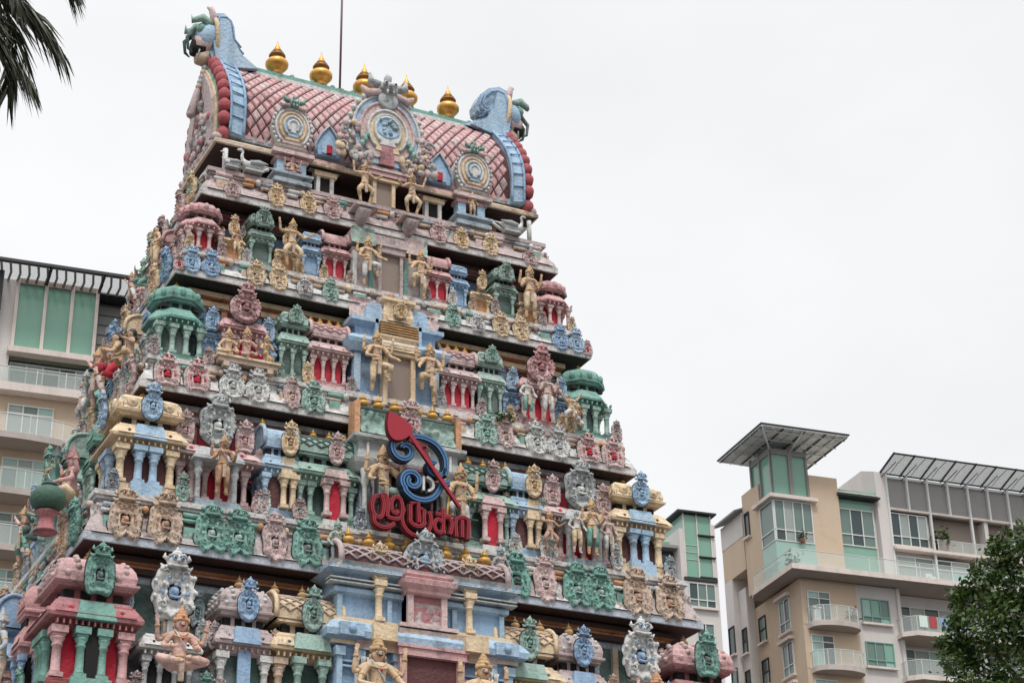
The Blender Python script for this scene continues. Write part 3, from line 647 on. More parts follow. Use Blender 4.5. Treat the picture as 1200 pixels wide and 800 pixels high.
for i,x in enumerate((-1.2,-.84,-.5,-.18,.5,.86,1.2)): put(cached('f5',lambda: finial_mesh(.36,OCHG)),'finial',bay,(x,-d0+.34,z+2.98))
put(plaque('arch',.70,.78,GREY,SKYB),'medallion',bay,(.0,-d0+.12,z+2.52))
for x in (-.78,.78):
    put(plaque('bell',.38,.62,CREAM,TAN),'medallion',bay,(x,-d0+.1,z+2.36)); put(cached('cc3',lambda: column_mesh(.66,.06,CREAM)),'column',bay,(x,-d0+.06,z+1.72))
k=MB(); y=-d0+.05
for x in (-.29,.29): k.box(x-.05,x+.05,y-.12,y+.12,z+1.66,z+2.2,PALEPINK)
k.box(-.34,.34,y-.06,y+.12,z+1.66,z+2.2,ROSE); k.stack([(0,z+2.2),(.04,z+2.22),(.04,z+2.27),(.12,z+2.34),(.14,z+2.42),(.06,z+2.46),(.09,z+2.5),(.09,z+2.53)],.33,.14,PINK,Matrix.Translation((0,y,0)))
relief_strip(k,-.24,.24,z+1.74,z+2.08,-y+.05,-y+.05,STONE,GREY,0,.05,3.)
k.box(-.95,.95,y-.16,y+.1,z+1.42,z+1.62,STONE); relief_strip(k,-.95,.95,z+1.43,z+1.61,-y+.17,-y+.17,STONE,TAN,0,.03,3.9)
k.box(-.50,.5,y-.2,y,z+1.64,z+1.70,PALEPINK)
k.build('pink_aedicule',bay)
o=door_part('doorway',0.05,d0+.06,z,.86,1.18,PINK,MAR,.12)
# D storey: grey central porch
H=LV['D'][2]; d0=H-.28; z=ZB['D']; b=MB(); W0=.92; T=Matrix.Translation((0,-d0+.7,0))
b.stack([(0,z),(0,z+.1),(-.08,z+.12),(-.08,z+1.05)],W0,.7,BGREY,T); 
b.stack([(-.08,z+1.05),(.02,z+1.07),(.1,z+1.2),(.12,z+1.28),(.02,z+1.30),(-.02,z+1.5),(-.02,z+1.62),(.1,z+1.66),(.1,z+1.72),(0,z+1.74)],W0,.7,GREY,T)
for x in (-.8,-.62,.62,.8): b.lathe([(.06,0),(.045,.1),(.045,.7),(.08,.8),(.06,.86),(.09,1.)],LGREY,(x,-d0-.02,z+.1),8)
for x in (-.75,-.35,.35,.75): b.box(x-.02,x+.02,-d0-.03,-d0+.1,z+1.32,z+1.6,LGREY)
b.box(-W0,W0,-d0-.14,-d0+.3,z-.06,z+.02,WHITE)
bay=b.build('central_bay',TW)
k=MB(); T2=Matrix.Translation((0,-d0+.62,0)); k.stack([(0,z+1.74),(0,z+2.22),(.03,z+2.24),(.03,z+2.28)],.86,.52,DTEAL,T2); relief_strip(k,-.86,.86,z+1.78,z+2.2,d0-.06,d0-.1,GREEN,LGREY,0,.09,9.); k.build('crown_frieze',bay)
for x in (-.78,-.5,-.2,.2,.5,.78): put(cached('f6',lambda: finial_mesh(.32,OCHG)),'finial',bay,(x,-d0+.16,z+2.26))
put(plaque('spade',.40,.70,PALEPINK,PINK),'medallion',bay,(.0,-d0,z+1.76))
for x in (-.93,.93): 
    k=MB(); k.box(x-.05,x+.05,-d0+.02,-d0+.3,z+1.74,z+2.34,ORAN); k.build('side_pier',bay)
o=door_part('doorway',0,d0+.02,z+.04,.72,1.0,ROSE,DARK,.09)
# C storey: blue bay with cream doorway
H=LV['C'][2]; d0=H-.26; z=ZB['C']; b=MB(); W0=.82; T=Matrix.Translation((0,-d0+.6,0))
b.stack([(0,z-.05),(0,z+.1),(-.05,z+.12),(-.05,z+.80)],W0,.6,BLUE,T)
b.stack([(-.05,z+.80),(.06,z+.82),(.14,z+.95),(.16,z+1.02),(.04,z+1.14),(-.06,z+1.2),(-.06,z+1.34),(.06,z+1.42),(.06,z+1.5),(-.02,z+1.52)],W0,.6,[BLUE,SKYB,SKYB,SKYB,SKYB,BLUE,BLUE,SKYB,SKYB],T)
for x in (-.74,.74): b.box(x-.06,x+.06,-d0-.02,-d0+.1,z+.1,z+.8,SKYB)
for x in (-.4,.42): b.box(x-.03,x+.03,-d0-.06,-d0+.1,z+1.1,z+1.62,SKYB)
b.box(-1.0,-.34,-d0-.16,-d0+.3,z-.12,z-.04,WHITE); b.box(.34,1.0,-d0-.16,-d0+.3,z-.12,z-.04,WHITE)
bay=b.build('central_bay',TW)
k=MB(); relief_strip(k,-.85,.85,z+1.52,z+1.98,d0-.12,d0-.22,PALEPINK,STONE,0,.07,12.)
for x in (-.42,.44): k.prism([(x-.17,z+1.5),(x+.17,z+1.5),(x+.16,z+1.72),(x+.09,z+1.84),(x-.09,z+1.84),(x-.16,z+1.72)],-d0-.0,-d0+.2,SKYB)
k.build('crown_frieze',bay)
k=MB(); T3=Matrix.Translation((0,-d0-.0,0)); k.stack([(0,z+.86),(.04,z+.88),(.04,z+1.0),(-.02,z+1.1),(.02,z+1.16),(.02,z+1.2),(-.10,z+1.24),(-.05,z+1.62),(-.09,z+1.85),(-.02,z+1.9),(-.02,z+1.96),(-.12,z+2.0)],.34,.12,CREAM,T3)
for i in range(5): k.box(-.36,.36,-d0-.16+.01*i,-d0,z+1.22+i*.055,z+1.235+i*.055,OCHRE)
relief_strip(k,-.34,.34,z+.89,z+1.0,d0+.17,d0+.17,CREAM,OCHRE,0,.03,31.); relief_strip(k,-.22,.22,z+1.5,z+1.84,d0+.06,d0+.06,CREAM,TAN,0,.05,33.)
k.build('cream_pediment',bay); put(plaque('bell',.26,.34,CREAM,OCHRE),'medallion',bay,(0,-d0-.13,z+1.52))
o=door_part('doorway',0,d0+.05,z-.14,.44,.96,CREAM,SHUT,.08)
# B storey: tall plain doorway with ledges for the guardians
H=LV['B'][2]; d0=H-.24; z=ZB['B']; b=MB(); T=Matrix.Translation((0,-d0+.5,0))
b.stack([(0,z-.1),(0,z+.7),(.03,z+.75),(.03,z+.8)],.68,.5,STONE,T)
for s_ in (-1,1):
    b.box(s_*.5-.27,s_*.5+.27,-d0-.16,-d0+.3,z-.14,z-.07,WHITE); b.box(s_*.34-.04,s_*.34+.04,-d0-.03,-d0+.1,z-.05,z+.72,TEAL); b.box(s_*.66-.04,s_*.66+.04,-d0-.03,-d0+.1,z-.05,z+.72,LGREY)
b.box(-.75,.75,-d0-.04,-d0+.4,z+.86,z+1.14,STONE); relief_strip(b,-.75,-.3,z+.86,z+1.2,d0+.05,d0+.02,GREEN,PALEPINK,0,.06,15.); relief_strip(b,.3,.75,z+.86,z+1.2,d0+.05,d0+.02,GREEN,PALEPINK,0,.06,16.)
bay=b.build('central_bay',TW)
o=door_part('doorway',0,d0+.04,z-.18,.36,.92,STONE,SHUT,.06)

# small carved ornaments standing between the shrines, at the foot and at the head of each storey
ro=random.Random(21)
OC={'E':(GREY,TEAL,TAN,STONE,BLUE),'D':(TAN,LGREY,PALEPINK,GREEN,BGREY),'C':(STONE,CREAM,GREEN,PALEPINK,GREY),'B':(CREAM,STONE,PALEPINK,LGREY,TAN)}
for key,us in (('E',(4.58,3.52,3.34,2.38,1.2)),('D',(3.86,2.62,2.54,1.92,.9,4.98)),('C',(4.32,3.38,3.20,2.32,2.16,1.62,.84)),('B',(3.72,3.10,2.66,2.12,1.68,1.24,.74))):
    H=LV[key][2]; zz=ZB[key]; sc_=.62+.4*(H-1.9)/1.6
    for u in us:
        for q in (-1,1):
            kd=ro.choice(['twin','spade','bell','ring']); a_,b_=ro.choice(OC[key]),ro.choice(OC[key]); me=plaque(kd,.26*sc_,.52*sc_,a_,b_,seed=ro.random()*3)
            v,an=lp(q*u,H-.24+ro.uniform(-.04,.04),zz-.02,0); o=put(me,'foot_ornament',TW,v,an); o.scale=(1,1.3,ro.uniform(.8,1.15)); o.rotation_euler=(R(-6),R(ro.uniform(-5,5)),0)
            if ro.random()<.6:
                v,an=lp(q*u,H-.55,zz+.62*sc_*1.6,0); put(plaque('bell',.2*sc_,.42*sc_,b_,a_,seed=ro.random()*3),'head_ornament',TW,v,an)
for key in ('E','D','C','B'):   # the same on the left flank
    W,H=LV[key][1],LV[key][2]
    for u in (-.78,-.55,-.2,.2,.55,.78):
        v,an=lp(u*H,W-.24,ZB[key]-.02,-1); put(plaque('twin',.26,.5,ro.choice(OC[key]),ro.choice(OC[key]),seed=u*3),'foot_ornament',TW,v,an)
# ------------------------------------------------------------------ top storey (neck) and barrel roof
z=ZB['A']; b=MB()
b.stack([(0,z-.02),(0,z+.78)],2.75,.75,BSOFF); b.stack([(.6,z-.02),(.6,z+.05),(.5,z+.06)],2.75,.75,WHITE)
for x in (-2.6,-2.2,2.2,2.6): b.box(x-.05,x+.05,-.80,-.74,z+.05,z+.7,ORAN)
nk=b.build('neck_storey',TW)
for x in (-1.08,1.1):
    k=MB(); k.box(-.17,-.10,-.06,.06,0,.42,WHITE); k.box(.10,.17,-.06,.06,0,.42,WHITE); k.box(-.1,.1,-.01,.05,0,.42,DARK); k.box(-.22,.22,-.09,.06,.42,.52,CREAM); k.box(-.3,.3,-.14,.1,.56,.62,PALEPINK); k.box(-.34,.34,-.16,.1,.64,.70,PINK)
    k.build('window_frame',nk,(x,-1.2,z+.03))
for x in (-1.8,1.82):
    k=MB(); k.stack([(0,0),(0,.08),(-.05,.1),(-.05,.14),(.02,.17),(.02,.22)],.36,.22,BGREY); k.box(-.28,-.12,-.1,.1,.22,.52,SKYB); k.box(.12,.28,-.1,.1,.22,.52,SKYB); k.box(-.32,.32,-.12,.14,.52,.60,PINK); k.box(-.4,.4,-.2,.14,.62,.70,PALEPINK)
    k.build('pedestal',nk,(x,-1.32,z-.02))
k=MB()
for x in (-.19,.19): k.box(x-.035,x+.035,-.06,.06,0,.5,CREAM)
k.box(-.155,.155,-.01,.03,0,.5,SHUT); k.box(-.3,.3,-.1,.06,.5,.56,CREAM); k.box(-.42,.42,-.13,.06,.58,.66,PINK); k.box(-.5,.5,-.16,.06,.67,.73,PALEPINK)
k.build('doorway',nk,(0,-1.42,z+.0))
# rail with scroll before the dark neck
k=MB()
for s_ in (-1,1):
    k.tube([(s_*3.1,-1.38,z+.28),(s_*2.1,-1.38,z+.28)],.02,LGREY,5); k.tube([(s_*3.05,-1.4,z+.0),(s_*3.05,-1.4,z+.45)],.05,LGREY,6)
    k.tube([(s_*(2.9-.06*i),-1.42,z+.22-.12*math.sin(i/11*PI)) for i in range(12)],.035,LGREY,6)
k.build('rail',nk)

# roof shell
RW=2.72; z0=20.56; z1=22.84; HD=.93; RY=-.32
def rprof(t):   # t 0 at front eave .. 1 ridge : (outward distance, height)
    y=HD*(1-t**2.1)*(1+.10*math.sin(PI*min(1,t*1.25))) ; zz=z0+.12+(z1-z0-.12)*(t**.88); return y,zz
rf=MB(); NT=14
full=[rprof(i/NT) for i in range(NT+1)]
ring=[(-y,zz) for y,zz in full]+[(y,zz) for y,zz in reversed(full[:-1])]
vs=[];fs=[];n=len(ring)
for x in (-RW,RW): vs+=[(x,y,zz) for y,zz in ring]
for i in range(n-1): fs.append((i,i+1,n+i+1,n+i))
fs+= [tuple(range(n)),tuple(range(n,2*n)),(0,n,2*n-1,n-1)]
rf.add(vs,fs,pm('tile_joint_red',(92,40,44),dirt=.3,fade=0),None)
roof=rf.build('roof',TW,(0,RY,0))
tl=MB(); du=.215; rows=14
for side in (-1,1):
    for j in range(rows+1):
        for i in range(-14,15):
            u=i*du+(du/2 if j%2 else 0); t=(j)/rows
            if abs(u)>RW-.12: continue
            pts=[]
            for a_,b_ in ((0,-1),(1,0),(0,1),(-1,0)):
                tt=min(1,max(0,t+b_*.86/rows)); y,zz=rprof(tt); pts.append((u+a_*du*.42,side*(y+.012),zz+.006))
            ctr=rprof(min(1,t)); 
            if (Vector(pts[0])-Vector(pts[2])).length<.03: continue
            c=(u,side*(ctr[0]+.05),ctr[1]+.03)
            inner=[tuple(Vector(c)+(Vector(p_)-Vector(c))*.72+Vector((0,side*.012,.006))) for p_ in pts]
            tl.add(pts+inner,[(4,5,6,7),(0,1,5,4),(1,2,6,5),(2,3,7,6),(3,0,4,7)],PINK if (i*7+j*3)%5 else PALEPINK)
tl.build('diamond_tiles',roof)
k=MB(); k.box(-RW-.1,RW+.1,-.13,.13,z1-.06,z1+.05,TEAL); k.box(-RW-.1,RW+.1,-.17,.17,z1-.14,z1-.06,LGREY)
k.tube([(-RW,0,z1+.06),(RW,0,z1+.06)],.07,TEAL,8)
for i in range(12): k.ball((-2.3+i*.42,0,z1+.12),.06,TEAL,6)
k.build('ridge',roof)
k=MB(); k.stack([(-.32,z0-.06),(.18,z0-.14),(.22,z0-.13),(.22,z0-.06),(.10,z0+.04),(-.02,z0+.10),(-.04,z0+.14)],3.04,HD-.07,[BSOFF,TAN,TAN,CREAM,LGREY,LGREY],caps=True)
k.box(-RW,RW,-HD-.02,HD+.02,z0+.1,z0+.22,BGREY)
k.build('eave',roof)
gf=finial_mesh(.60,GOLD)
kb=MB(); kb.lathe([(.10,0),(.12,.02),(.085,.05),(.09,.10),(.15,.14),(.20,.21),(.205,.27),(.19,.31),(.15,.355),(.11,.375)],GOLD,n=20)
kb.lathe([(.11,.374),(.09,.40),(.13,.425),(.15,.45),(.14,.475),(.10,.50),(.12,.515),(.10,.54),(.07,.555)],mat('tarnished_gold',(.30,.14,.035),rough=.4,metal=.6,bump=0,dirt=.3),n=20)
kb.lathe([(.07,.554),(.085,.57),(.075,.60),(.05,.63),(.055,.64),(.035,.68),(.02,.74),(.004,.83)],GOLD,n=16); kal=kb.mesh('finial')
for i in range(-2,3): put(kal,'gold_finial',TW,(i*.908+0.03,RY-.02,z1+.06),0,(1.1,1.1,.98))
# lightning rod
rd=MB(); rd.tube([(-.47,RY,z1),(-.47,RY,26.6)],.022,RODM,8); rd.box(-.53,-.41,RY-.06,RY+.06,z1+.02,z1+.12,RODM); rd.build('lightning_rod',TW)

# dormers (arched gables) on the roof
def dormer(name,w,h,c,rings,u,z,d,face=True,facec=GREEN,centre=None):
    b=MB(); cz=.42*h; base=[]
    # shell extruded back to the roof
    def arc(rx,rz,n=28,flare=1.):
        pts=[]
        for i in range(n+1):
            t=-R(52)+(PI+2*R(52))*i/n; pts.append((rx*math.cos(t),cz+rz*math.sin(t)))
        return pts
    out=arc(w/2,h*.5); poly=[(w*.42,0)]+out+[(-w*.42,0)]
    b.prism(poly,-.02,d,c,mside=c)
    y=-.02
    for kk,(f,m_,dy) in enumerate(rings):
        pts=arc(w/2*f,h*.5*f); poly=[(pts[0][0],pts[0][1]-h*.04)]+pts+[(pts[-1][0],pts[-1][1]-h*.04)]
        b.prism(poly,y-dy,y+.01,m_); b.tube([(px,y-dy,pz) for px,pz in pts],.018+.01*w,c if kk%2==0 else m_,5)
    nb=22
    for i in range(nb+1):
        t=-R(48)+(PI+2*R(48))*i/nb; b.ball((w*.5*math.cos(t),-.05,cz+h*.5*math.sin(t)),.035*w+.008,c,6,sq=(1,.8,1))
    v,_=lp(u,0,0,0); o=b.build(name,roof,(u,z[1]-RY,z[0])); 
    if face:
        s=.125*w; k=MB(); zz=cz+h*.5+s*.3; yy=-.08
        k.ball((0,yy,zz),s,facec,10,sq=(1.2,.9,.9))
        for q in (-1,1):
            k.ball((q*s*.5,yy-s*.75,zz+s*.25),s*.3,WHITE,8); k.ball((q*s*.5,yy-s*.98,zz+s*.25),s*.13,DARK,6)
            k.tube([(q*s*.9,yy,zz+s*.3),(q*s*1.9,yy-.03,zz+s*.5),(q*s*2.0,yy-.03,zz+s*1.5)],[s*.5,s*.45,s*.1],facec,7)
            k.tube([(q*s*.8,yy,zz-s*.5),(q*s*2.2,yy,zz-s*.9),(q*s*2.9,yy,zz-s*.2)],[s*.45,s*.5,s*.12],PALEPINK,7)
            k.tube([(q*s*.3,yy-s*.8,zz-s*.5),(q*s*.35,yy-s*.9,zz-s*1.0)],[s*.16,s*.04],WHITE,5)
        k.tube([(0,yy,zz+s*.6),(0,yy-.02,zz+s*1.4),(0,yy+.02,zz+s*2.0)],[s*.4,s*.42,s*.1],facec,7)
        k.ball((0,yy-s,zz-.1*s),s*.25,facec,6); k.build('lion_face',o)
    if centre:
        k=MB(); cm_,r_=centre; k.lathe([(r_,0),(r_*1.02,.03),(r_*.9,.05),(r_*.85,.03),(.01,.04)],cm_,(0,0,0),20,Matrix.Translation((0,-.1,cz+.06*h))@Matrix.Rotation(PI/2,4,'X'))
        rr=random.Random(3)
        for i in range(14): k.ball((rr.uniform(-.6,.6)*r_,-.14,cz+.06*h+rr.uniform(-.6,.6)*r_),r_*.16,GREEN if i%2 else cm_,6)
        k.prism([(-.09,cz-.1),(.09,cz-.1),(.15,.02),(-.15,.02)],-.12,0,ROSE); k.build('centre_disc',o)
    return o
o=dormer('large_dormer',1.5,1.78,LGREY,[(.90,SKYB,.04),(.72,PALEPINK,.07),(.52,CREAM,.09),(.34,LGREY,.11)],0,(20.62,-1.50),1.3,True,GREY,(SKYB,.27))
k=MB(); k.lathe([(.2,0),(.21,.03),(.17,.05),(.01,.06)],GREY,(0,0,0),18,Matrix.Translation((0,-.1,1.44))@Matrix.Rotation(PI/2,4,'X')); k.build('top_disc',o)
for q in (-1,1):
    k=MB()
    rr=random.Random(8+q)
    for i in range(46):
        x=rr.uniform(.30,.98); zz=rr.uniform(0,.2+.75*(1-abs(x-.72)/.5)*(x>.5)); k.ball((q*x,-.06-rr.uniform(0,.07),zz),rr.uniform(.035,.075),[CREAM,PALEPINK,TAN,STONE,PALEPINK,GREY][i%6],6,sq=(1,.7,rr.uniform(.8,1.6)))
    for x,zz,mm in ((.46,.44,TEAL),(.42,.56,TEAL),(.52,.36,GREEN),(.47,.50,GREEN)): k.ball((q*x,-.15,zz),.055,mm,7,sq=(1,.7,1.2))
    for c_ in range(3): k.tube([(q*(.86+.10*math.cos(a_)*(1-a_/9)),-.1,.25+c_*.2+.10*math.sin(a_)*(1-a_/9)) for a_ in [j_*.6 for j_ in range(12)]],.024,[STONE,PALEPINK,GREY][c_],5)
    k.build('carved_scroll',o)
for u in (-1.82,1.86):
    o=dormer('small_dormer',.76,.94,LGREY,[(.84,PALEPINK,.03),(.64,CREAM,.05),(.46,SKYB,.07),(.26,LGREY,.09)],u,(20.66,-1.40),.7,True,TEAL)
for u in (-1.08,1.16):
    b=MB(); b.prism([(-.24,0),(.24,0),(.26,.2),(.16,.42),(0,.62),(-.16,.42),(-.26,.2)],-.03,.45,BLUE); b.prism([(-.14,.03),(.14,.03),(.14,.2),(0,.42),(-.14,.2)],-.06,-.02,SKYB); b.box(-.05,.05,-.09,-.03,.03,.2,CRIM)
    b.tube([(-.25,-.05,0),(-.27,-.05,.2),(-.16,-.05,.43),(0,-.05,.64),(.16,-.05,.43),(.27,-.05,.2),(.25,-.05,0)],.03,BGREY,5); b.build('pointed_dormer',roof,(u,-1.36-RY,20.68))

# gable ends with horseshoe bands and lion heads
SPIKE=GREY
for s_ in (-1,1):
    g=MB(); X=s_*RW
    def arcp(sc,dz=0.,t0=0.,n=20):
        pts=[]
        for i in range(n+1):
            y,zz=rprof(t0+(1-t0)*i/n); pts.append((-y*sc,z0+.1+(zz-z0-.1)*(1+(sc-1)*.6)+dz))
        return pts+[(-a_,b_) for a_,b_ in reversed(pts[:-1])]
    def band(b,sc_in,sc_out,x0,x1,m):
        pi_,po=arcp(sc_in),arcp(sc_out); n=len(pi_); vs=[]
        for pts in (pi_,po):
            for x in (x0,x1): vs+=[(x,a_,b_) for a_,b_ in pts]
        fs=[]
        for i in range(n-1):
            a_,b_,c_,d_=i,n+i,2*n+i,3*n+i; fs+=[(a_,a_+1,c_+1,c_),(b_,d_,d_+1,b_+1),(c_,c_+1,d_+1,d_),(a_,b_,b_+1,a_+1)]
        fs+=[(0,n,3*n,2*n),(n-1,2*n-1,4*n-1,3*n-1)]
        b.add(vs,fs,m)
    band(g,.9,1.10,X,X+s_*.26,SKYB)
    for i,(a_,b_) in enumerate(arcp(1.115,0,0,9)):
        j=arcp(1.09,0,0,9)[i]; g.tube([(X+s_*.02,a_*1.004,b_),(X+s_*.25,a_*1.004,b_+.05)],.016,BLUE,4)
    for xx in (.0,.26): g.tube([(X+s_*xx,a_,b_) for a_,b_ in arcp(1.11)],.03,BLUE,5)
    gb=g.build('gable_band',roof)
    g=MB(); band(g,.8,1.02,X+s_*.26,X+s_*.43,RED)
    pts=arcp(1.03,0,0,9)
    for i,(a_,b_) in enumerate(pts): g.ball((X+s_*.37,a_,b_),.155,pm('ruffle_red',(172,58,66),dirt=.35,fade=.1),8,sq=(.8,.9,1))
    g.build('ruffled_rim',gb)
    g=MB(); band(g,.72,.93,X+s_*.40,X+s_*.45,GREEN); band(g,.60,.86,X+s_*.45,X+s_*.49,CREAM); band(g,.46,.8,X+s_*.49,X+s_*.53,STONE)
    for i in range(60):
        t=rnd.random(); a_=PI*t; rr_=rnd.uniform(.1,.72); g.ball((X+s_*.53,math.cos(a_)*HD*rr_,z0+.2+math.sin(a_)*1.5*rr_),rnd.uniform(.05,.09),rnd.choice([STONE,PALEPINK,GREY,ROSE]),6,sq=(.8,1,1.3))
    g.prism([(y_,z_) for y_,z_ in arcp(.7)],X+s_*.35,X+s_*.5,STONE,Matrix(((0,1,0,0),(1,0,0,0),(0,0,1,0),(0,0,0,1))))
    for i in range(1,19):      # flame points round the outer rim
        a_,b_=arcp(.96,0,0,10)[i]
        if a_<.05: continue
        c_=Vector((0,a_,b_-(z0+.6))).normalized()
        g.tube([(X+s_*.40,a_*.82,b_-.14),(X+s_*.42,a_+c_.y*.08,b_+c_.z*.08),(X+s_*.43,a_+c_.y*.1,b_+c_.z*.12+.12)],[.08,.06,.015],SPIKE,6)
    for i in range(24):
        t=i/23; a_=-HD*1.05+2.1*HD*t; g.ball((X+s_*.46,a_,z0+.02+.06*math.sin(i*2.)),.1,STONE,6)
    g.build('carved_gable',gb)
    # lion head with curled crest
    X=s_*(RW+.02); h=MB()
    def Q(x,zz): return (X+s_*x,zz)
    crest=[Q(-.62,22.78),Q(-.34,22.95),Q(-.12,23.12),Q(-.10,23.22),Q(-.20,23.16),Q(-.31,23.2),Q(-.33,23.38),Q(-.24,23.6),Q(-.05,23.8),Q(.18,23.9),Q(.40,23.84),Q(.5,23.5),Q(.46,23.0),Q(.3,22.6),Q(-.1,22.5)]
    if s_<0: crest=[Q(-.50,22.78),Q(-.28,22.98),Q(-.08,23.2),Q(-.04,23.42),Q(-.02,23.6),Q(.06,23.8),Q(.2,23.9),Q(.40,23.84),Q(.5,23.5),Q(.46,23.0),Q(.3,22.6),Q(-.1,22.5)]
    h.prism(crest,-.17,.17,SKYB,mside=SKYB)
    h.prism([Q(-.5,22.77),Q(-.16,23.0),Q(.02,23.3),Q(.1,23.72),Q(.32,23.7),Q(.42,23.2),Q(.3,22.6)],-.27,.27,SKYB)
    for off in (.13,.21):
        pts_=[(x_,z_) for x_,z_ in crest[1:-2]]; cxm=sum(p_[0] for p_ in pts_)/len(pts_); czm=sum(p_[1] for p_ in pts_)/len(pts_)
        for yy_ in (-.19,.19): h.tube([(cxm+(x_-cxm)*(1-off*1.6),yy_*(1.05 if off<.2 else 1.4),czm+(z_-czm)*(1-off*1.6)) for x_,z_ in pts_],.022,BLUE,5)
    for i in range(9):
        f_=i/8; h.ball((X+s_*(-.30+.1*f_ if i<4 else .02),0,22.95+.09*i),.035,BGREY,6)
    if s_>0: h.lathe([(.07,0),(.09,.04),(.08,.1),(.02,.12)],BGREY,(X-s_*.24,0,23.14),10)
    h.build('crest',gb)
    h=MB(); X0=X; HM=Matrix.Translation((0,0,0))
    h.tube([(X+s_*.30,yy,22.95+.42*math.cos(t_)) if False else (X+s_*(.28+.14*abs(math.sin(t_*.5))),.36*math.sin(t_),22.9+.46*-math.cos(t_)) for t_,yy in [(2*PI*i/20,0) for i in range(20)]],.06,CREAM,6,closed=True)
    h.tube([(X+s_*.26,0,23.3),(X+s_*.24,0,23.56)],[.05,.01],GREY,6)
    h.ball((X+s_*.52,0,22.86),.34,SKYB,14,sq=(1,1.05,1.05))
    h.tube([(X+s_*.5,0,22.72),(X+s_*.85,0,22.66)],[.30,.20],PALEPINK,10); h.tube([(X+s_*.6,0,22.62),(X+s_*.9,0,22.60)],[.22,.17],DARK,10); h.tube([(X+s_*.5,0,22.42),(X+s_*.78,0,22.36)],[.2,.12],TAN,8)
    for q in (-1,1):
        h.ball((X+s_*.74,q*.18,22.98),.12,TEAL,8); h.ball((X+s_*.84,q*.19,22.99),.055,WHITE,6); h.tube([(X+s_*.5,q*.2,23.1),(X+s_*.75,q*.26,23.2),(X+s_*1.0,q*.22,23.1),(X+s_*1.02,q*.2,23.24)],[.1,.1,.07,.01],GREEN,6)
        h.tube([(X+s_*.42,q*.16,23.12),(X+s_*.46,q*.2,23.36),(X+s_*.52,q*.18,23.52),(X+s_*.62,q*.16,23.56)],[.09,.09,.07,.02],PALEPINK,8)
        h.tube([(X+s_*.72,q*.13,22.62),(X+s_*.76,q*.13,22.36)],[.05,.01],WHITE,5)
        h.tube([(X+s_*.9,q*.1,22.9),(X+s_*1.06,q*.1,22.75),(X+s_*1.02,q*.1,22.5),(X+s_*.9,q*.1,22.42)],[.05,.05,.04,.015],DTEAL,6)
    h.tube([(X+s_*.6,0,23.15),(X+s_*.85,0,23.08),(X+s_*1.0,0,22.9)],[.12,.1,.05],GREEN,7)
    for i in range(7): h.ball((X+s_*(.5+.03*i),0,22.3-.12*i),.085,[STONE,GREY,TAN][i%3],8)
    vv=[]
    for (x_,y_,z_) in h.v: vv.append((X+s_*.06+(x_-X)*.76,y_*.9,22.2+.48+(z_-22.2)*.94) if z_>21.6 else (x_,y_,z_))
    h.v=vv; h.build('lion_head',gb)
# ------------------------------------------------------------------ painted plaster figures
def skin_mesh(name,pts,edges,rad,m,sub=2,root=0):
    me=bpy.data.meshes.new(name); me.from_pydata([tuple(p) for p in pts],edges,[]); o=bpy.data.objects.new('tmp_'+name,me); COL.objects.link(o)
    sk=o.modifiers.new('s','SKIN'); sk.use_smooth_shade=True; ly=me.skin_vertices[0].data
    for i,r_ in enumerate(rad):
        ly[i].radius=(r_,r_) if not isinstance(r_,tuple) else r_; ly[i].use_root=(i==root)
    ss=o.modifiers.new('b','SUBSURF'); ss.levels=sub; ss.render_levels=sub
    dg=bpy.context.evaluated_depsgraph_get(); ev=o.evaluated_get(dg); out=bpy.data.meshes.new_from_object(ev)
    out.name=name; out.materials.clear(); out.materials.append(m)
    for p_ in out.polygons: p_.use_smooth=True; p_.material_index=0
    bpy.data.objects.remove(o); bpy.data.meshes.remove(me); return out
def vlerp(a,b,t): return Vector(a)*(1-t)+Vector(b)*t
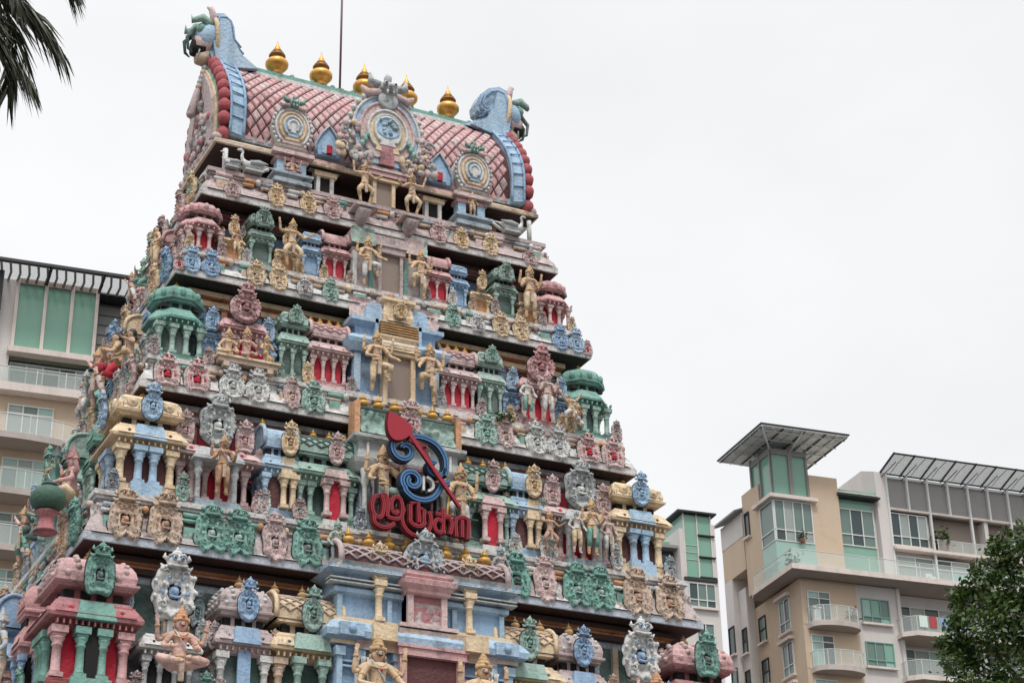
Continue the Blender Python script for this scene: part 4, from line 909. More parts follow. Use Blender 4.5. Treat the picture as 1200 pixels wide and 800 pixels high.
def figure(pose,skinm,cloth,crown=OCHRE,name='statue',extra=None):
    """one continuous body with head, face, hands with fingers; crown, skirt, jewellery and face paint as children"""
    D=dict(pelvis=(0,0,.95),chest=(0,0,1.32),neck=(0,0,1.50),head=(0,-.01,1.66),
      kl=(-.13,-.03,.50),al=(-.14,.03,.08),kr=(.13,-.03,.50),ar=(.14,.03,.08),
      arms=[((-.20,0,1.42),(-.34,.02,1.14),(-.30,-.18,.98)),((.20,0,1.42),(.34,.02,1.14),(.30,-.18,.98))])
    D.update(pose); P_=[];E_=[];Rr=[]
    def v(p,r_): P_.append(Vector(p)); Rr.append(r_); return len(P_)-1
    def e(a,b): E_.append((a,b)); return b
    pe=v(D['pelvis'],.155); wa=e(pe,v(vlerp(D['pelvis'],D['chest'],.5),.13)); ch=e(wa,v(D['chest'],(.185,.15))); 
    up=e(ch,v(vlerp(D['chest'],D['neck'],.6),.12)); ne=e(up,v(D['neck'],.06)); he=e(ne,v(vlerp(D['neck'],D['head'],.75),.116)); hd=Vector(D['head'])
    e(he,v(hd+Vector((0,0,.07)),.085))
    nose=e(he,v(Vector(P_[he])+Vector((0,-.125,-.005)),.026))
    for q in (-1,1): e(he,v(Vector(P_[he])+Vector((q*.125,.01,-.01)),.030))     # ears
    for k_,a_ in (('kl','al'),('kr','ar')):
        q=-1 if k_=='kl' else 1; pv=Vector(D['pelvis'])
        h_=e(pe,v(pv+Vector((q*.10,0,-.06)),.118)); kn=e(h_,v(D[k_],.082)); t=vlerp(D[k_],D[a_],.35); cf=e(kn,v(t,.076)); an=e(cf,v(D[a_],.046))
        f=Vector(D[a_]); e(an,v(f+Vector((q*.03,-.13,-.045)),.03))
    for arm in D['arms']:
        sh=e(up,v(arm[0],.075)); el=e(sh,v(arm[1],.056)); wr=e(el,v(arm[2],.038))
        d_=(Vector(arm[2])-Vector(arm[1])).normalized(); side=d_.cross(Vector((0,1,0)))
        if side.length<.3: side=d_.cross(Vector((0,0,1)))
        side.normalize(); palm=Vector(arm[2])+d_*.06; pa=e(wr,v(palm,(.035,.022)))
        curl=d_.cross(side)*-.02
        for i in range(4):
            f0=palm+d_*.035+side*(i-1.5)*.021; l=(.055,.066,.062,.048)[i]; a1=e(pa,v(f0,.0095)); e(a1,v(f0+d_*l+curl,.008))
        e(pa,v(palm+side*.055+d_*.01,.010))
    body=put(skin_mesh('statue',P_,E_,Rr,skinm),name)
    if crown:
        c=MB(); c.lathe([(.128,-.01),(.145,.015),(.135,.05),(.112,.06),(.125,.09),(.105,.12),(.085,.125),(.10,.155),(.08,.18),(.06,.185),(.07,.21),(.045,.235),(.03,.25),(.035,.27),(.01,.31)],crown,(0,0,0),14,rib=.08); c.ball((0,-.13,.07),.035,crown,6)
        for q in (-1,1): c.ball((q*.13,-.02,.02),.045,crown,6,sq=(.7,1,1.3)); c.ball((q*.135,.0,-.10),.03,crown,6,sq=(.8,1,1.6))
        c.build('crown',body,tuple(Vector(D['head'])+Vector((0,0,.02))))
    f=MB(); hc=Vector(P_[he])
    for q in (-1,1):
        f.ball(hc+Vector((q*.043,-.100,.020)),.024,WHITE,8,sq=(1.3,.7,.85)); f.ball(hc+Vector((q*.043,-.116,.020)),.012,HAIR,6); f.tube([hc+Vector((q*.015,-.112,.055)),hc+Vector((q*.045,-.112,.068)),hc+Vector((q*.08,-.092,.052))],.008,HAIR,5)
        f.tube([hc+Vector((q*.004,-.124,-.038)),hc+Vector((q*.035,-.116,-.036)),hc+Vector((q*.065,-.098,-.015))],[.012,.010,.003],HAIR,5)
    f.ball(hc+Vector((0,-.112,-.060)),.018,CRIM,6,sq=(1.5,.6,.6)); f.build('face',body)
    if cloth:
        c=MB(); pv=Vector(D['pelvis']); c.lathe([(.14,-.12),(.165,-.10),(.16,-.02),(.145,.03),(.13,.05)],cloth,tuple(pv),14,sy=.9)
        for k_,a_ in (('kl','al'),('kr','ar')):
            q=-1 if k_=='kl' else 1; h0=pv+Vector((q*.10,0,-.05)); kk=Vector(D[k_]); an=Vector(D[a_]); c.tube([h0,vlerp(h0,kk,.5),kk,vlerp(kk,an,.45)],[.125,.112,.085,.082],cloth,10)
        c.box(pv.x-.05,pv.x+.05,pv.y-.19,pv.y-.13,pv.z-.40,pv.z+.02,TAN if cloth is not TAN else LGREY)
        c.build('skirt',body)
    ck=Vector(D['chest']); up_=vlerp(D['chest'],D['neck'],.6); pv=Vector(D['pelvis']); wv=vlerp(pv,D['chest'],.5)
    j=MB(); j.tube([ck+Vector((.12*math.cos(t),-.06-.09*abs(math.sin(t))*.9,.06+.10*math.cos(t)**2)) for t in [PI+PI*i/10 for i in range(11)]],.016,OCHRE,6)
    j.tube([ck+Vector((.16*math.cos(t),-.05-.13*abs(math.sin(t)),.02+.06*math.cos(t)**2)) for t in [PI+PI*i/10 for i in range(11)]],.013,OCHRE,6); j.ball(ck+Vector((0,-.175,.0)),.03,CRIM,6); j.build('necklace',body)
    j=MB(); j.tube([up_+Vector((-.13,-.10,.06)),ck+Vector((-.04,-.165,.0)),wv+Vector((.07,-.145,.02)),wv+Vector((.13,-.05,-.03))],.014,LGREY,5); j.build('chest_cord',body)
    j=MB(); j.tube([pv+Vector((.17*math.cos(t),.155*math.sin(t),.055)) for t in [2*PI*i/14 for i in range(14)]],.022,OCHRE,6,closed=True); j.ball(pv+Vector((0,-.165,.05)),.04,OCHRE,8); j.build('belt',body)
    for arm in D['arms']:
        j=MB(); a=vlerp(arm[0],arm[1],.5); b_=vlerp(arm[0],arm[1],.62); j.tube([a,b_],.066,OCHRE,8); j.build('armlet',body)
        j=MB(); a=vlerp(arm[1],arm[2],.78); b_=vlerp(arm[1],arm[2],.9); j.tube([a,b_],.05,OCHRE,8); j.build('bracelet',body)
    for k_ in ('kl','kr'):
        a_=Vector(D['a'+k_[1]]); kk=Vector(D[k_]); j=MB(); j.tube([vlerp(a_,kk,.10),vlerp(a_,kk,.20)],.062,OCHRE,8); j.build('anklet',body)
    if extra: extra(body,D)
    return body
def club(hand,tip,m=OCHG):
    def f(body,D):
        c=MB(); a=Vector(hand); b_=Vector(tip); c.tube([a,vlerp(a,b_,.7),b_],[.02,.03,.03],m,8); c.ball(b_,.09,m,8); c.tube([b_,b_+(b_-a).normalized()*.16],[.05,.005],m,8); c.build('mace',body)
    return f
A2=lambda *a:[*a]
POSE=dict(
 guardL=dict(pelvis=(.02,0,.93),kl=(-.12,-.05,.48),al=(-.12,.03,.08),kr=(.36,-.22,.80),ar=(.30,-.12,.40),arms=[((-.20,0,1.42),(-.42,.0,1.28),(-.40,-.06,1.60)),((-.20,-.02,1.40),(-.36,-.08,1.10),(-.12,-.26,1.02)),((.20,0,1.42),(.44,-.02,1.30),(.46,-.08,1.62)),((.20,-.02,1.40),(.38,-.12,1.15),(.48,-.34,1.00))]),
 stand=dict(),
 dance=dict(pelvis=(0,0,.90),kl=(-.30,-.14,.62),al=(-.16,-.02,.08),kr=(.30,-.14,.62),ar=(.18,-.02,.08),arms=[((-.20,0,1.42),(-.46,-.02,1.40),(-.52,-.1,1.70)),((.20,0,1.42),(.44,-.05,1.22),(.62,-.15,1.36))]),
 four=dict(arms=[((-.20,0,1.42),(-.38,.0,1.24),(-.38,-.10,1.52)),((-.20,0,1.40),(-.32,-.05,1.12),(-.28,-.28,1.14)),((.20,0,1.42),(.38,.0,1.24),(.38,-.10,1.52)),((.20,0,1.40),(.32,-.05,1.12),(.28,-.28,1.14))]),
 seat=dict(pelvis=(0,0,.16),chest=(0,0,.53),neck=(0,0,.71),head=(0,-.01,.87),kl=(-.42,-.22,.12),al=(-.05,-.34,.07),kr=(.42,-.22,.14),ar=(.05,-.30,.16),arms=[((-.20,0,.63),(-.36,.0,.40),(-.36,-.18,.24)),((.20,0,.63),(.38,-.02,.44),(.30,-.26,.56))]),
 seat4=dict(pelvis=(0,0,.16),chest=(0,0,.53),neck=(0,0,.71),head=(0,-.01,.87),kl=(-.42,-.22,.12),al=(-.05,-.34,.07),kr=(.42,-.22,.14),ar=(.05,-.30,.16),arms=[((-.20,0,.63),(-.42,.0,.50),(-.46,-.08,.80)),((-.20,0,.60),(-.34,-.08,.38),(-.2,-.30,.34)),((.20,0,.63),(.42,.0,.50),(.46,-.08,.80)),((.20,0,.60),(.34,-.08,.38),(.2,-.30,.34))]),
 kneel=dict(pelvis=(0,0,.42),chest=(0,-.03,.78),neck=(0,-.04,.95),head=(0,-.05,1.11),kl=(-.15,-.34,.40),al=(-.15,-.20,.06),kr=(.16,-.28,.06),ar=(.15,.16,.06),arms=[((-.20,-.03,.88),(-.26,-.16,.62),(-.04,-.32,.74)),((.20,-.03,.88),(.26,-.16,.62),(.04,-.32,.74))]),
 lunge=dict(pelvis=(0,0,.80),chest=(-.10,0,1.14),neck=(-.16,-.02,1.30),head=(-.2,-.03,1.45),kl=(-.38,-.1,.55),al=(-.36,0,.08),kr=(.28,0,.42),ar=(.52,.04,.08),arms=[((-.30,0,1.22),(-.52,-.1,1.34),(-.70,-.16,1.55)),((.08,0,1.24),(.30,.0,1.36),(.44,-.08,1.60))]),
)
PROTO={}
def fig(pose,sk,cl,cr,key=None,extra=None):
    k=(pose,sk.name,cl.name if cl else '',cr.name if cr else '',key)
    if k not in PROTO: PROTO[k]=[figure(POSE[pose],sk,cl,cr,extra=extra),False]
    return PROTO[k]
def statue(pose,sk,cl,cr,pos,h,label,group='painted figures on the tower',mirror=False,rz=0.,key=None,extra=None,seated=False):
    """pos=(u,d,z,side) on the tower; h = full standing height of the figure"""
    pr=fig(pose,sk,cl,cr,key,extra); o=pr[0]
    if pr[1]: o=copy_tree(o,None,table=None)
    pr[1]=True
    p,a=wpos(*pos); s=h/1.85; o.location=p; o.rotation_euler=(0,0,a+rz); o.scale=(-s if mirror else s,s,s)
    tag(o,label,'statue',group); return o
g4='door guardians of the tower'
cl1=club((.48,-.36,1.0),(.52,-.3,.25)); 
def spear(body,D):
    c=MB(); c.tube([(-.42,-.1,1.0),(-.40,-.1,2.05)],.022,GREEN,6); c.lathe([(.02,0),(.07,.08),(.05,.18),(.005,.3)],OCHG,(-.40,-.1,2.05),8); c.build('spear',body)
def z_(k): return ZB[k]
# lowest storey
H=LV['E'][2]
statue('guardL',SKIN,LGREY,OCHRE,(-.96,H+.14,9.06,0),1.70,'pale gold four-armed guardian with raised knee left of the lowest doorway',g4,extra=cl1)
statue('guardL',SKIN,CREAM,OCHRE,(.82,H+.14,8.98,0),1.72,'pale gold guardian facing forward right of the lowest doorway',g4,mirror=True,key='b',extra=cl1)
b=MB(); b.box(-.4,.4,-.25,.3,0,.32,STONE); b.box(-.44,.44,-.29,.3,.32,.38,LGREY)
for x_,w_ in ((-.68,0),(1.02,0)): b.box(x_-.4,x_+.4,-H-.4,-H+.2,9.48,9.9,STONE)
bb_=MB(); 
for x_,z_0 in ((-.96,9.04),(.82,8.96)): bb_.box(x_-.4,x_+.4,-H-.4,-H+.2,z_0-.3,z_0,STONE)
bb_.build('guardian_plinth',TW)
statue('seat4',SKINP,SKINP,ORAN,(-4.02,H+.02,9.98,0),1.5,'pink seated figure with raised hands under the grey flame medallion',key='g')
statue('seat4',SKINP,TEAL,ORAN,(4.02,H+.02,9.98,0),1.5,'pink seated figure on the bottom right storey of the tower')
# second storey from the bottom of the picture
H=LV['D'][2]; 
statue('guardL',SKIN,GREEN,OCHRE,(-.55,H-.10,12.96,0),1.36,'tan guardian figure leaning beside the blue sign scroll, left side',g4,key='c',extra=cl1)
statue('guardL',SKIN,LGREY,OCHRE,(.86,H-.10,12.94,0),1.30,'tan guardian figure to the right of the blue sign scroll',g4,mirror=True,key='d',extra=cl1)
statue('four',SKINB,SKINB,OCHRE,(-3.3,H-.02,13.03,0),.98,'tan standing deity with four arms under the big grey medallion, left half',key='x')
statue('four',SKIN,TEAL,OCHRE,(3.3,H-.02,13.03,0),.98,'gold deity in a green skirt on the right half of the tower',key='y')
statue('stand',LGREY,CREAM,None,(3.0,H-.02,13.03,0),.8,'small pale attendant left of the deity in the green skirt',key='w')
statue('stand',PALEPINK,LGREY,None,(3.62,H-.02,13.03,0),.8,'small pinkish attendant right of the deity in the green skirt',key='w2')
statue('dance',SKINB,SKINB,ORAN,(2.5,H-.05,13.0,0),.7,'small tan dancer between blue columns right of the sign',key='q')
# third storey
H=LV['C'][2]
statue('guardL',SKIN,CREAM,OCHRE,(-.46,H-.06,15.60,0),1.12,'yellow guardian with raised knee left of the cream doorway',g4,key='e')
statue('guardL',SKIN,CREAM,OCHRE,(.54,H-.06,15.56,0),1.12,'yellow guardian with raised knee right of the cream doorway',g4,mirror=True,key='f')
statue('seat',SKINP,CRIM,OCHRE,(-2.78,H-.12,15.76,0),1.0,'pink seated deity at the centre of the couch group under the pink medallion',key='s')
statue('seat',SKIN,CREAM,OCHRE,(-3.10,H-.1,15.76,0),.85,'cream seated attendant at the left end of the couch group',key='s2')
statue('kneel',SKIN,OCHRE,OCHRE,(-2.44,H-.1,15.76,0),.72,'yellow kneeling attendant at the right end of the couch group',key='s3')
for x_ in (-.52,.42):
    bb_=MB(); bb_.box(x_-.2,x_+.2,-1.9,-1.5,19.50,19.55,STONE); bb_.tube([(x_,-1.5,19.2),(x_,-1.62,19.36),(x_,-1.84,19.5)],[.1,.12,.14],STONE,8); bb_.build('bracket_ledge',TW)
bb_=MB(); bb_.box(-3.28,-2.26,-H-.0,-H+.35,15.64,15.72,TAN); bb_.box(-3.32,-2.22,-H-.04,-H+.35,15.72,15.76,CREAM); bb_.box(-3.2,-3.1,-H-.02,-H+.1,15.55,15.64,TAN); bb_.box(-2.44,-2.34,-H-.02,-H+.1,15.55,15.64,TAN); bb_.build('couch',TW)
statue('four',PALEPINK,LGREY,PINK,(2.78,H+.06,15.66,0),.90,'pale pink standing deity under the right hand pink medallion',key='r')
statue('stand',LGREY,TEAL,None,(2.42,H-.02,15.66,0),.78,'white attendant left of the pale pink standing deity',key='r2')
statue('lunge',SKIN,LGREY,None,(3.30,H-.0,15.66,0),.72,'tan figure leaning beside the right green corner shrine',key='r3')
statue('kneel',SKINB,LGREY,OCHRE,(3.42,H-.0,15.66,0),.6,'grey and tan kneeling figure beside the right green corner shrine',key='r4')
# fourth storey
H=LV['B'][2]
statue('guardL',SKIN,LGREY,OCHRE,(-.48,H-.05,17.86,0),.95,'pale gold guardian left of the tall grey-brown shutter',g4,key='h')
statue('guardL',SKIN,CREAM,OCHRE,(.55,H-.05,17.82,0),.95,'pale gold guardian right of the tall grey-brown shutter',g4,mirror=True,key='i')
statue('dance',SKIN,CREAM,OCHRE,(-1.9,H-.08,17.92,0),.92,'cream dancing figure between the green and blue small shrines, left half',key='j')
statue('four',SKIN,CREAM,OCHRE,(2.78,H-.08,17.92,0),1.05,'tall cream standing figure beside the right pink corner shrine',key='k')
statue('stand',SKINB,CREAM,OCHRE,(-2.9,H-.1,17.95,0),.5,'small tan figure beside the left pink corner shrine',key='l')
# neck storey
statue('dance',SKIN,SKIN,OCHRE,(-.52,1.80,19.56,0),.86,'gold guardian left of the small top doorway',g4,key='m')
statue('dance',SKIN,CREAM,OCHRE,(.42,1.80,19.56,0),.86,'gold guardian right of the small top doorway',g4,mirror=True,key='n')
statue('seat4',SKINP,PINK,ROSE,(-1.8,1.46,20.06,0),.62,'pink seated figure on the left blue-grey top pedestal',key='o')
statue('stand',SKIN,SKIN,OCHRE,(1.82,1.46,20.06,0),.52,'tan standing figure on the right blue-grey top pedestal',key='p')
# swans on the top ledge
def swan(mir_,pos,label,h=.42):
    P_=[(0,0,.14),(-.16,0,.16),(.14,0,.15),(.26,0,.22),(-.24,0,.24),(-.27,0,.36),(-.24,0,.46),(-.30,0,.50),(-.38,0,.48)]
    o=put(skin_mesh('swan_statue',P_,[(0,1),(0,2),(2,3),(1,4),(4,5),(5,6),(6,7),(7,8)],[.11,.10,.09,.03,.05,.035,.03,.04,.012],LGREY),'swan_statue')
    b=MB(); 
    for q in (-1,1): b.tube([(-.1,q*.09,.18),(.08,q*.11,.2),(.3,q*.07,.24)],[.06,.07,.015],GREY,6)
    b.build('wing',o); b=MB(); b.box(-.2,.2,-.1,.1,0,.05,GREY); b.build('base',o)
    p,a=wpos(*pos); o.location=p; s=h/.5; o.scale=(-s if mir_ else s,s,s); o.rotation_euler=(0,0,a); tag(o,label,'bird statue','swan figures'); return o
swan(False,(-2.55,1.5,19.88,0),'pale grey swan figure on the top ledge near the left gable')
swan(False,(-2.95,1.5,19.88,0),'small pale bird figure at the far left end of the top ledge',.3)
swan(True,(2.62,1.5,19.88,0),'white swan figure on the top ledge near the right gable')
# figures crowding the left side of the tower
SK=[SKIN,SKINP,SKINB,TEAL,PINK,TAN]; CLs=[CREAM,CRIM,TEAL,BLUE,OCHRE,LGREY,ROSE,GREEN]
def hairdo(body,D):
    c=MB(); h=Vector(D['head']); c.ball(h+Vector((0,.05,.02)),.13,HAIR,10,sq=(1,1,1.15)); c.ball(h+Vector((0,.10,-.12)),.10,HAIR,8); c.build('hair',body)
W_=LV
def leftpos(key,u,extra_=.0): return (u,W_[key][1]-.02+extra_,ZB[key]+.0,-1)
def side_seq(): 
    L=[('B','stand',SKIN,CREAM,None,.95,.75,'tan long-haired woman figure on the left flank below the roof, highest of them','h1'),
       ('B','lunge',SKINP,LGREY,OCHRE,.75,-.6,'pale figure leaning out on the upper left flank','h2'),
       ('B','kneel',TEAL,TEAL,GREEN,.8,.1,'teal kneeling figure on the upper left flank','h3'),
       ('C','kneel',SKIN,CRIM,None,1.35,.95,'tan figure with black hair and crimson cloth on the middle left flank','h4'),
       ('C','lunge',SKINP,PALEPINK,OCHRE,1.2,-.1,'pink leaning figure in a crown on the middle left flank','h5'),
       ('C','seat',SKINB,OCHRE,None,1.1,1.75,'brown seated figure with black hair on the middle left flank','h6'),
       ('C','dance',GREY,LGREY,GREY,1.0,-1.0,'grey dancing figure beside the green corner shrine','h7'),
       ('D','dance',TEAL,TEAL,DTEAL,1.3,.9,'teal dancing figure with raised arms on the left flank','h8'),
       ('D','seat4',PINK,CREAM,ROSE,1.5,2.0,'pink four-armed seated figure at the outer left edge','h9'),
       ('D','kneel',TEAL,DTEAL,TEAL,1.2,0.1,'dark teal crouching figure on the left flank','h10'),
       ('D','lunge',SKINP,TEAL,OCHRE,1.1,-.9,'pink figure with one arm out next to the yellow corner shrine','h11'),
       ('E','seat',SKIN,OCHRE,RED,1.7,1.5,'tan seated figure in a red crown at the lower left edge','h12'),
       ('E','dance',SKINP,BLUE,OCHRE,1.4,.6,'pink dancing figure in blue cloth at the lower left edge','h13'),
       ('E','lunge',TAN,GREY,OCHRE,1.3,-.5,'tan leaning figure behind the red corner shrine','h14'),
       ('E','stand',GREY,TAN,GREY,1.4,2.3,'grey standing figure at the outermost lower left','h15')]
    for key,ps,sk,cl,cr,h,u,lab,k in L:
        dark=k in('h1','h4','h6'); zz=ZB[key]
        statue(ps,sk,cl,None if dark else cr,(u,W_[key][1]+.02,zz,-1),h,lab,'figures on the left flank',key=k,extra=hairdo if dark else None)
side_seq()
# large figures leaning on the D cornice of the left flank and the round dark green pot they carry
def melon():
    b=MB(); b.lathe([(.02,0),(.22,.03),(.38,.14),(.44,.3),(.42,.46),(.30,.6),(.12,.68),(.04,.70)],pm('dark_green_pot',(46,92,72),dirt=.4,fade=.2),(0,0,0),24,rib=.03); o=b.build('round_pot')
    c=MB(); c.lathe([(.16,.66),(.20,.70),(.18,.74),(.1,.75)],DTEAL,(0,0,0),16); c.build('rim',o)
    tag(o,'large dark green round pot jutting from the left flank of the tower','pot'); return o
o=melon(); p,a=wpos(3.05,6.0,12.28,-1); o.location=p; o.scale=(.62,)*3
b=MB(); b.lathe([(.3,-.5),(.2,-.42),(.17,-.1),(.3,0)],ROSE,(0,0,0),12); b.build('stem',o)
# small figures standing in front of the cornices
for i,(u,key,h,sk,cl,lab) in enumerate([(-1.38,'D',.86,GREEN,BGREY,'blue-grey standing figure at the left corner of the lattice crown'),(1.5,'D',.86,BGREY,GREEN,'greenish standing figure at the right corner of the lattice crown'),
     (-2.3,'E',.0,None,None,''),]):
    if not sk: continue
    statue('stand',sk,cl,sk,(u,LV[key][2]+.06,LV[key][0]+.02,0),h,lab,key='c%d'%i)
# ------------------------------------------------------------------ sign: spear through a scroll, and red lettering below
SG=empty('temple_sign'); p,a=wpos(.0,LV['D'][2]+.16,0,0); SG.location=(-.28,p[1],12.76); SG.scale=(.95,1,.95)
tag(SG,'blue double-line scroll emblem pierced by a red spear above red Tamil letters','sign')
def spiral(cx,cz,r0,r1,a0,a1,n=26,sx=1.): return [(cx+sx*(r0+(r1-r0)*i/n)*math.cos(R(a0+(a1-a0)*i/n)),cz+(r0+(r1-r0)*i/n)*math.sin(R(a0+(a1-a0)*i/n))) for i in range(n+1)]
def smooth2(l,n=5):
    if len(l)<3: return l
    P_=[Vector((p[0],p[1])) for p in l]; P_=[P_[0]*2-P_[1]]+P_+[P_[-1]*2-P_[-2]]; out=[]
    for i in range(1,len(P_)-2):
        for j in range(n):
            t=j/n; a,b,c,d=P_[i-1:i+3]; q=.5*((2*b)+(c-a)*t+(2*a-5*b+4*c-d)*t*t+(3*b-a-3*c+d)*t**3); out.append((q.x,q.y))
    return out+[l[-1]]
LC_=[0]
def letter(name,lines,m,me,w,parent,y0=-.07,y1=.03,inner=None):
    b=MB()
    for l in lines:
        if len(l)>3: l=smooth2(l,3)
        LC_[0]+=1; y0=y0-.003; y1=y1-.003
        b.strokes(l,w,y0,y1,m,me)
        if inner: b.strokes(l,w*1.5,y0+.03,y1+.02,inner,inner); b.strokes(l,w*.16,y0-.008,y0+.02,inner,inner)
    return b.build(name,parent)
# emblem (local z measured from 13.0)
s1=spiral(-.02,1.52,.07,.27,20,-330+0,30); s1=spiral(-.05,1.55,.05,.27,150,-285,34)
s1+= [(.10,1.83),(.32,1.84),(.55,1.76),(.70,1.58),(.74,1.38),(.70,1.2)]
s1b=spiral(.52,1.33,.20,.06,0,-300,20)
s2=spiral(.10,1.00,.06,.12,90,-200,14); s2=spiral(.08,.98,.05,.22,-90,-360+20,0) if False else spiral(.10,1.0,.06,.20,-230,230,30)+[(-.02,.80),(.12,.70),(.32,.68),(.50,.76),(.60,.90),(.66,1.02),(.80,1.08)]
letter('scroll_upper',[s1],NBLUE,NEDGE,.085,SG,-.12,.0,NEDGE); letter('scroll_inner',[s1b],NBLUE,NEDGE,.07,SG,-.12,.0,NEDGE)
letter('scroll_lower',[s2],NBLUE,NEDGE,.085,SG,-.12,.0,NEDGE); letter('small_mark',[[(.32,.86),(.32,1.12)],[(.40,.86),(.50,.94),(.48,1.06),(.38,1.12)]],LGREY,GREY,.045,SG,-.1,.0)
b=MB(); leaf=[(x-.08,z-.12) for x,z in smooth2([(-.30,2.30),(-.10,2.24),(.06,2.14),(.14,2.03),(.08,1.90),(-.06,1.80),(-.20,1.78),(-.30,1.88),(-.33,2.08),(-.30,2.30)],4)[:-1]]
b.prism(leaf,-.20,-.14,NRED,mside=NDRED); b.prism([(x+(x+.18)*.06,z+(z-1.9)*.06) for x,z in leaf],-.15,-.10,NDRED)
b.strokes([(.02,1.80),(.95,.62)],[.075,.05],-.21,-.15,NRED,NDRED); b.strokes([(.00,1.72),(.34,1.62)],.09,-.2,-.14,NDRED); b.strokes([(.28,1.62),(.40,1.36)],.05,-.2,-.14,NDRED)
b.build('spear',SG)
# lettering
def arc(cx,cz,rx,rz,a0,a1,n=14): return [(cx+rx*math.cos(R(a0+(a1-a0)*i/n)),cz+rz*math.sin(R(a0+(a1-a0)*i/n))) for i in range(n+1)]
LW=.062
mu=[[(-.52,.62),(-.60,.56),(-.64,.42),(-.60,.28),(-.50,.22),(-.42,.30),(-.40,.50),(-.44,.64),(-.36,.64),(-.32,.50),(-.33,.26)],[(-.33,.26),(-.2,.24),(-.06,.28),(-.02,.44),(-.06,.60),(-.16,.64),(-.24,.56),(-.24,.40),(-.16,.34),(-.10,.40)],[(-.60,.26),(-.58,.12),(-.45,.06),(-.30,.08),(-.18,.16)]]
ru=[arc(.27,.30,.30,.30,150,395,22),[(.14,.55),(.14,.22),(.30,.18)],[(.14,.56),(.30,.60),(.32,.24)],[(.32,.50),(.42,.48),(.42,.24)],arc(.28,.30,.16,.13,190,350,10)]
ka=[[(.66,.46),(.98,.44)],[(.82,.56),(.82,.12)],[(.82,.30),(.72,.36),(.64,.28),(.66,.16),(.76,.12),(.82,.18)],[(.82,.40),(.94,.42),(1.0,.30),(.96,.12)]]
aa=[[(1.10,.10),(1.10,.42),(1.34,.44),(1.34,.08)],[(1.22,.42),(1.22,.10)]]
for nm,l in (('letter',mu),('letter',ru),('letter',ka),('letter',aa)): letter(nm,[[(x*.9-.07,z) for x,z in q] for q in l],NRED,NDRED,LW,SG,-.14,-.05,NDRED)
b=MB()
for z in (.15,.5): b.box(-.62,1.38,-.045,-.02,z-.012,z+.012,BMETAL)
for x in (-.5,.1,.6,1.2): b.box(x-.012,x+.012,-.045,.1,.12,1.0 if abs(x)<.7 else .52,BMETAL)
b.build('bracket',SG)
# little weeds rooted in the plaster
leafm=mat('weed_leaf',(.06,.10,.02),rough=.6,bump=0)
def weed(u,d,z,r,label):
    b=MB(); rr=random.Random(int(u*100)); 
    for i in range(150):
        c=Vector((rr.gauss(0,r*.5),rr.gauss(0,r*.35),abs(rr.gauss(r*.4,r*.3)))); s=rr.uniform(.03,.055); q=Matrix.Rotation(rr.uniform(0,6),4,'Z')@Matrix.Rotation(rr.uniform(-1,1),4,'X')
        b.add([c+q.to_3x3()@Vector(v_) for v_ in ((-s,0,0),(0,-s*.5,0),(s,0,.2*s),(0,s*.5,0))],[(0,1,2,3)],leafm)
    o=b.build('weed'); p,_=wpos(u,d,z); o.location=p; tag(o,label,'plant')
    k=MB(); k.tube([(0,0,-.05),(0,0,r*.5)],.01,BSOFF,5); k.build('stem',o)
weed(1.98,2.30,15.50,.2,'small green weed growing on the ledge right of the sign')
# ------------------------------------------------------------------ apartment blocks behind
CT=mat('tan_wall_paint',lin((198,176,152)),dirt=.14,fade=.2,rough=.85,bump=.08,scale=.6,streak=.12,dirtcol=(.2,.17,.14))
CW=mat('pale_grey_wall_paint',lin((206,200,196)),dirt=.10,fade=.1,rough=.85,bump=.08,scale=.6,streak=.15,dirtcol=(.2,.19,.18))
CG=mat('grey_cladding',lin((140,138,136)),dirt=.08,rough=.6,bump=.04,scale=.8,streak=.08)
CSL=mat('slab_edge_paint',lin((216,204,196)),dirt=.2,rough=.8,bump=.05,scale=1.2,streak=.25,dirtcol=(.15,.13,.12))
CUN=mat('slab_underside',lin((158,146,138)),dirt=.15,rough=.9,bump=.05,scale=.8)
FRM=mat('white_window_frame',lin((205,208,206)),rough=.5,bump=0); DFR=mat('dark_metal_frame',lin((52,52,54)),rough=.5,bump=0,metal=.3)
def glassm(name,rgb,rough=.08,sp=.5):
    m=mat(name,lin(rgb),rough=rough,bump=0,dirt=.06,scale=.9); return m
AQ=glassm('aqua_tinted_glass',(124,166,148),.12); AQL=glassm('pale_aqua_glass',(150,182,172),.16); GD=glassm('dark_window_glass',(58,72,72),.06); GC=glassm('curtained_glass',(150,158,154),.2); GM=glassm('grey_green_glass',(104,124,118),.1)
rg=bpy.data.materials.new('clear_rail_glass'); rg.use_nodes=True; b_=rg.node_tree.nodes['Principled BSDF']; b_.inputs['Base Color'].default_value=(.62,.70,.67,1); b_.inputs['Roughness'].default_value=.08; b_.inputs['Alpha'].default_value=.2
def block(name,O,label,rz=R(-6.8)):
    o=empty(name,O,rz); tag(o,label,'building','apartment blocks behind the tower'); return o
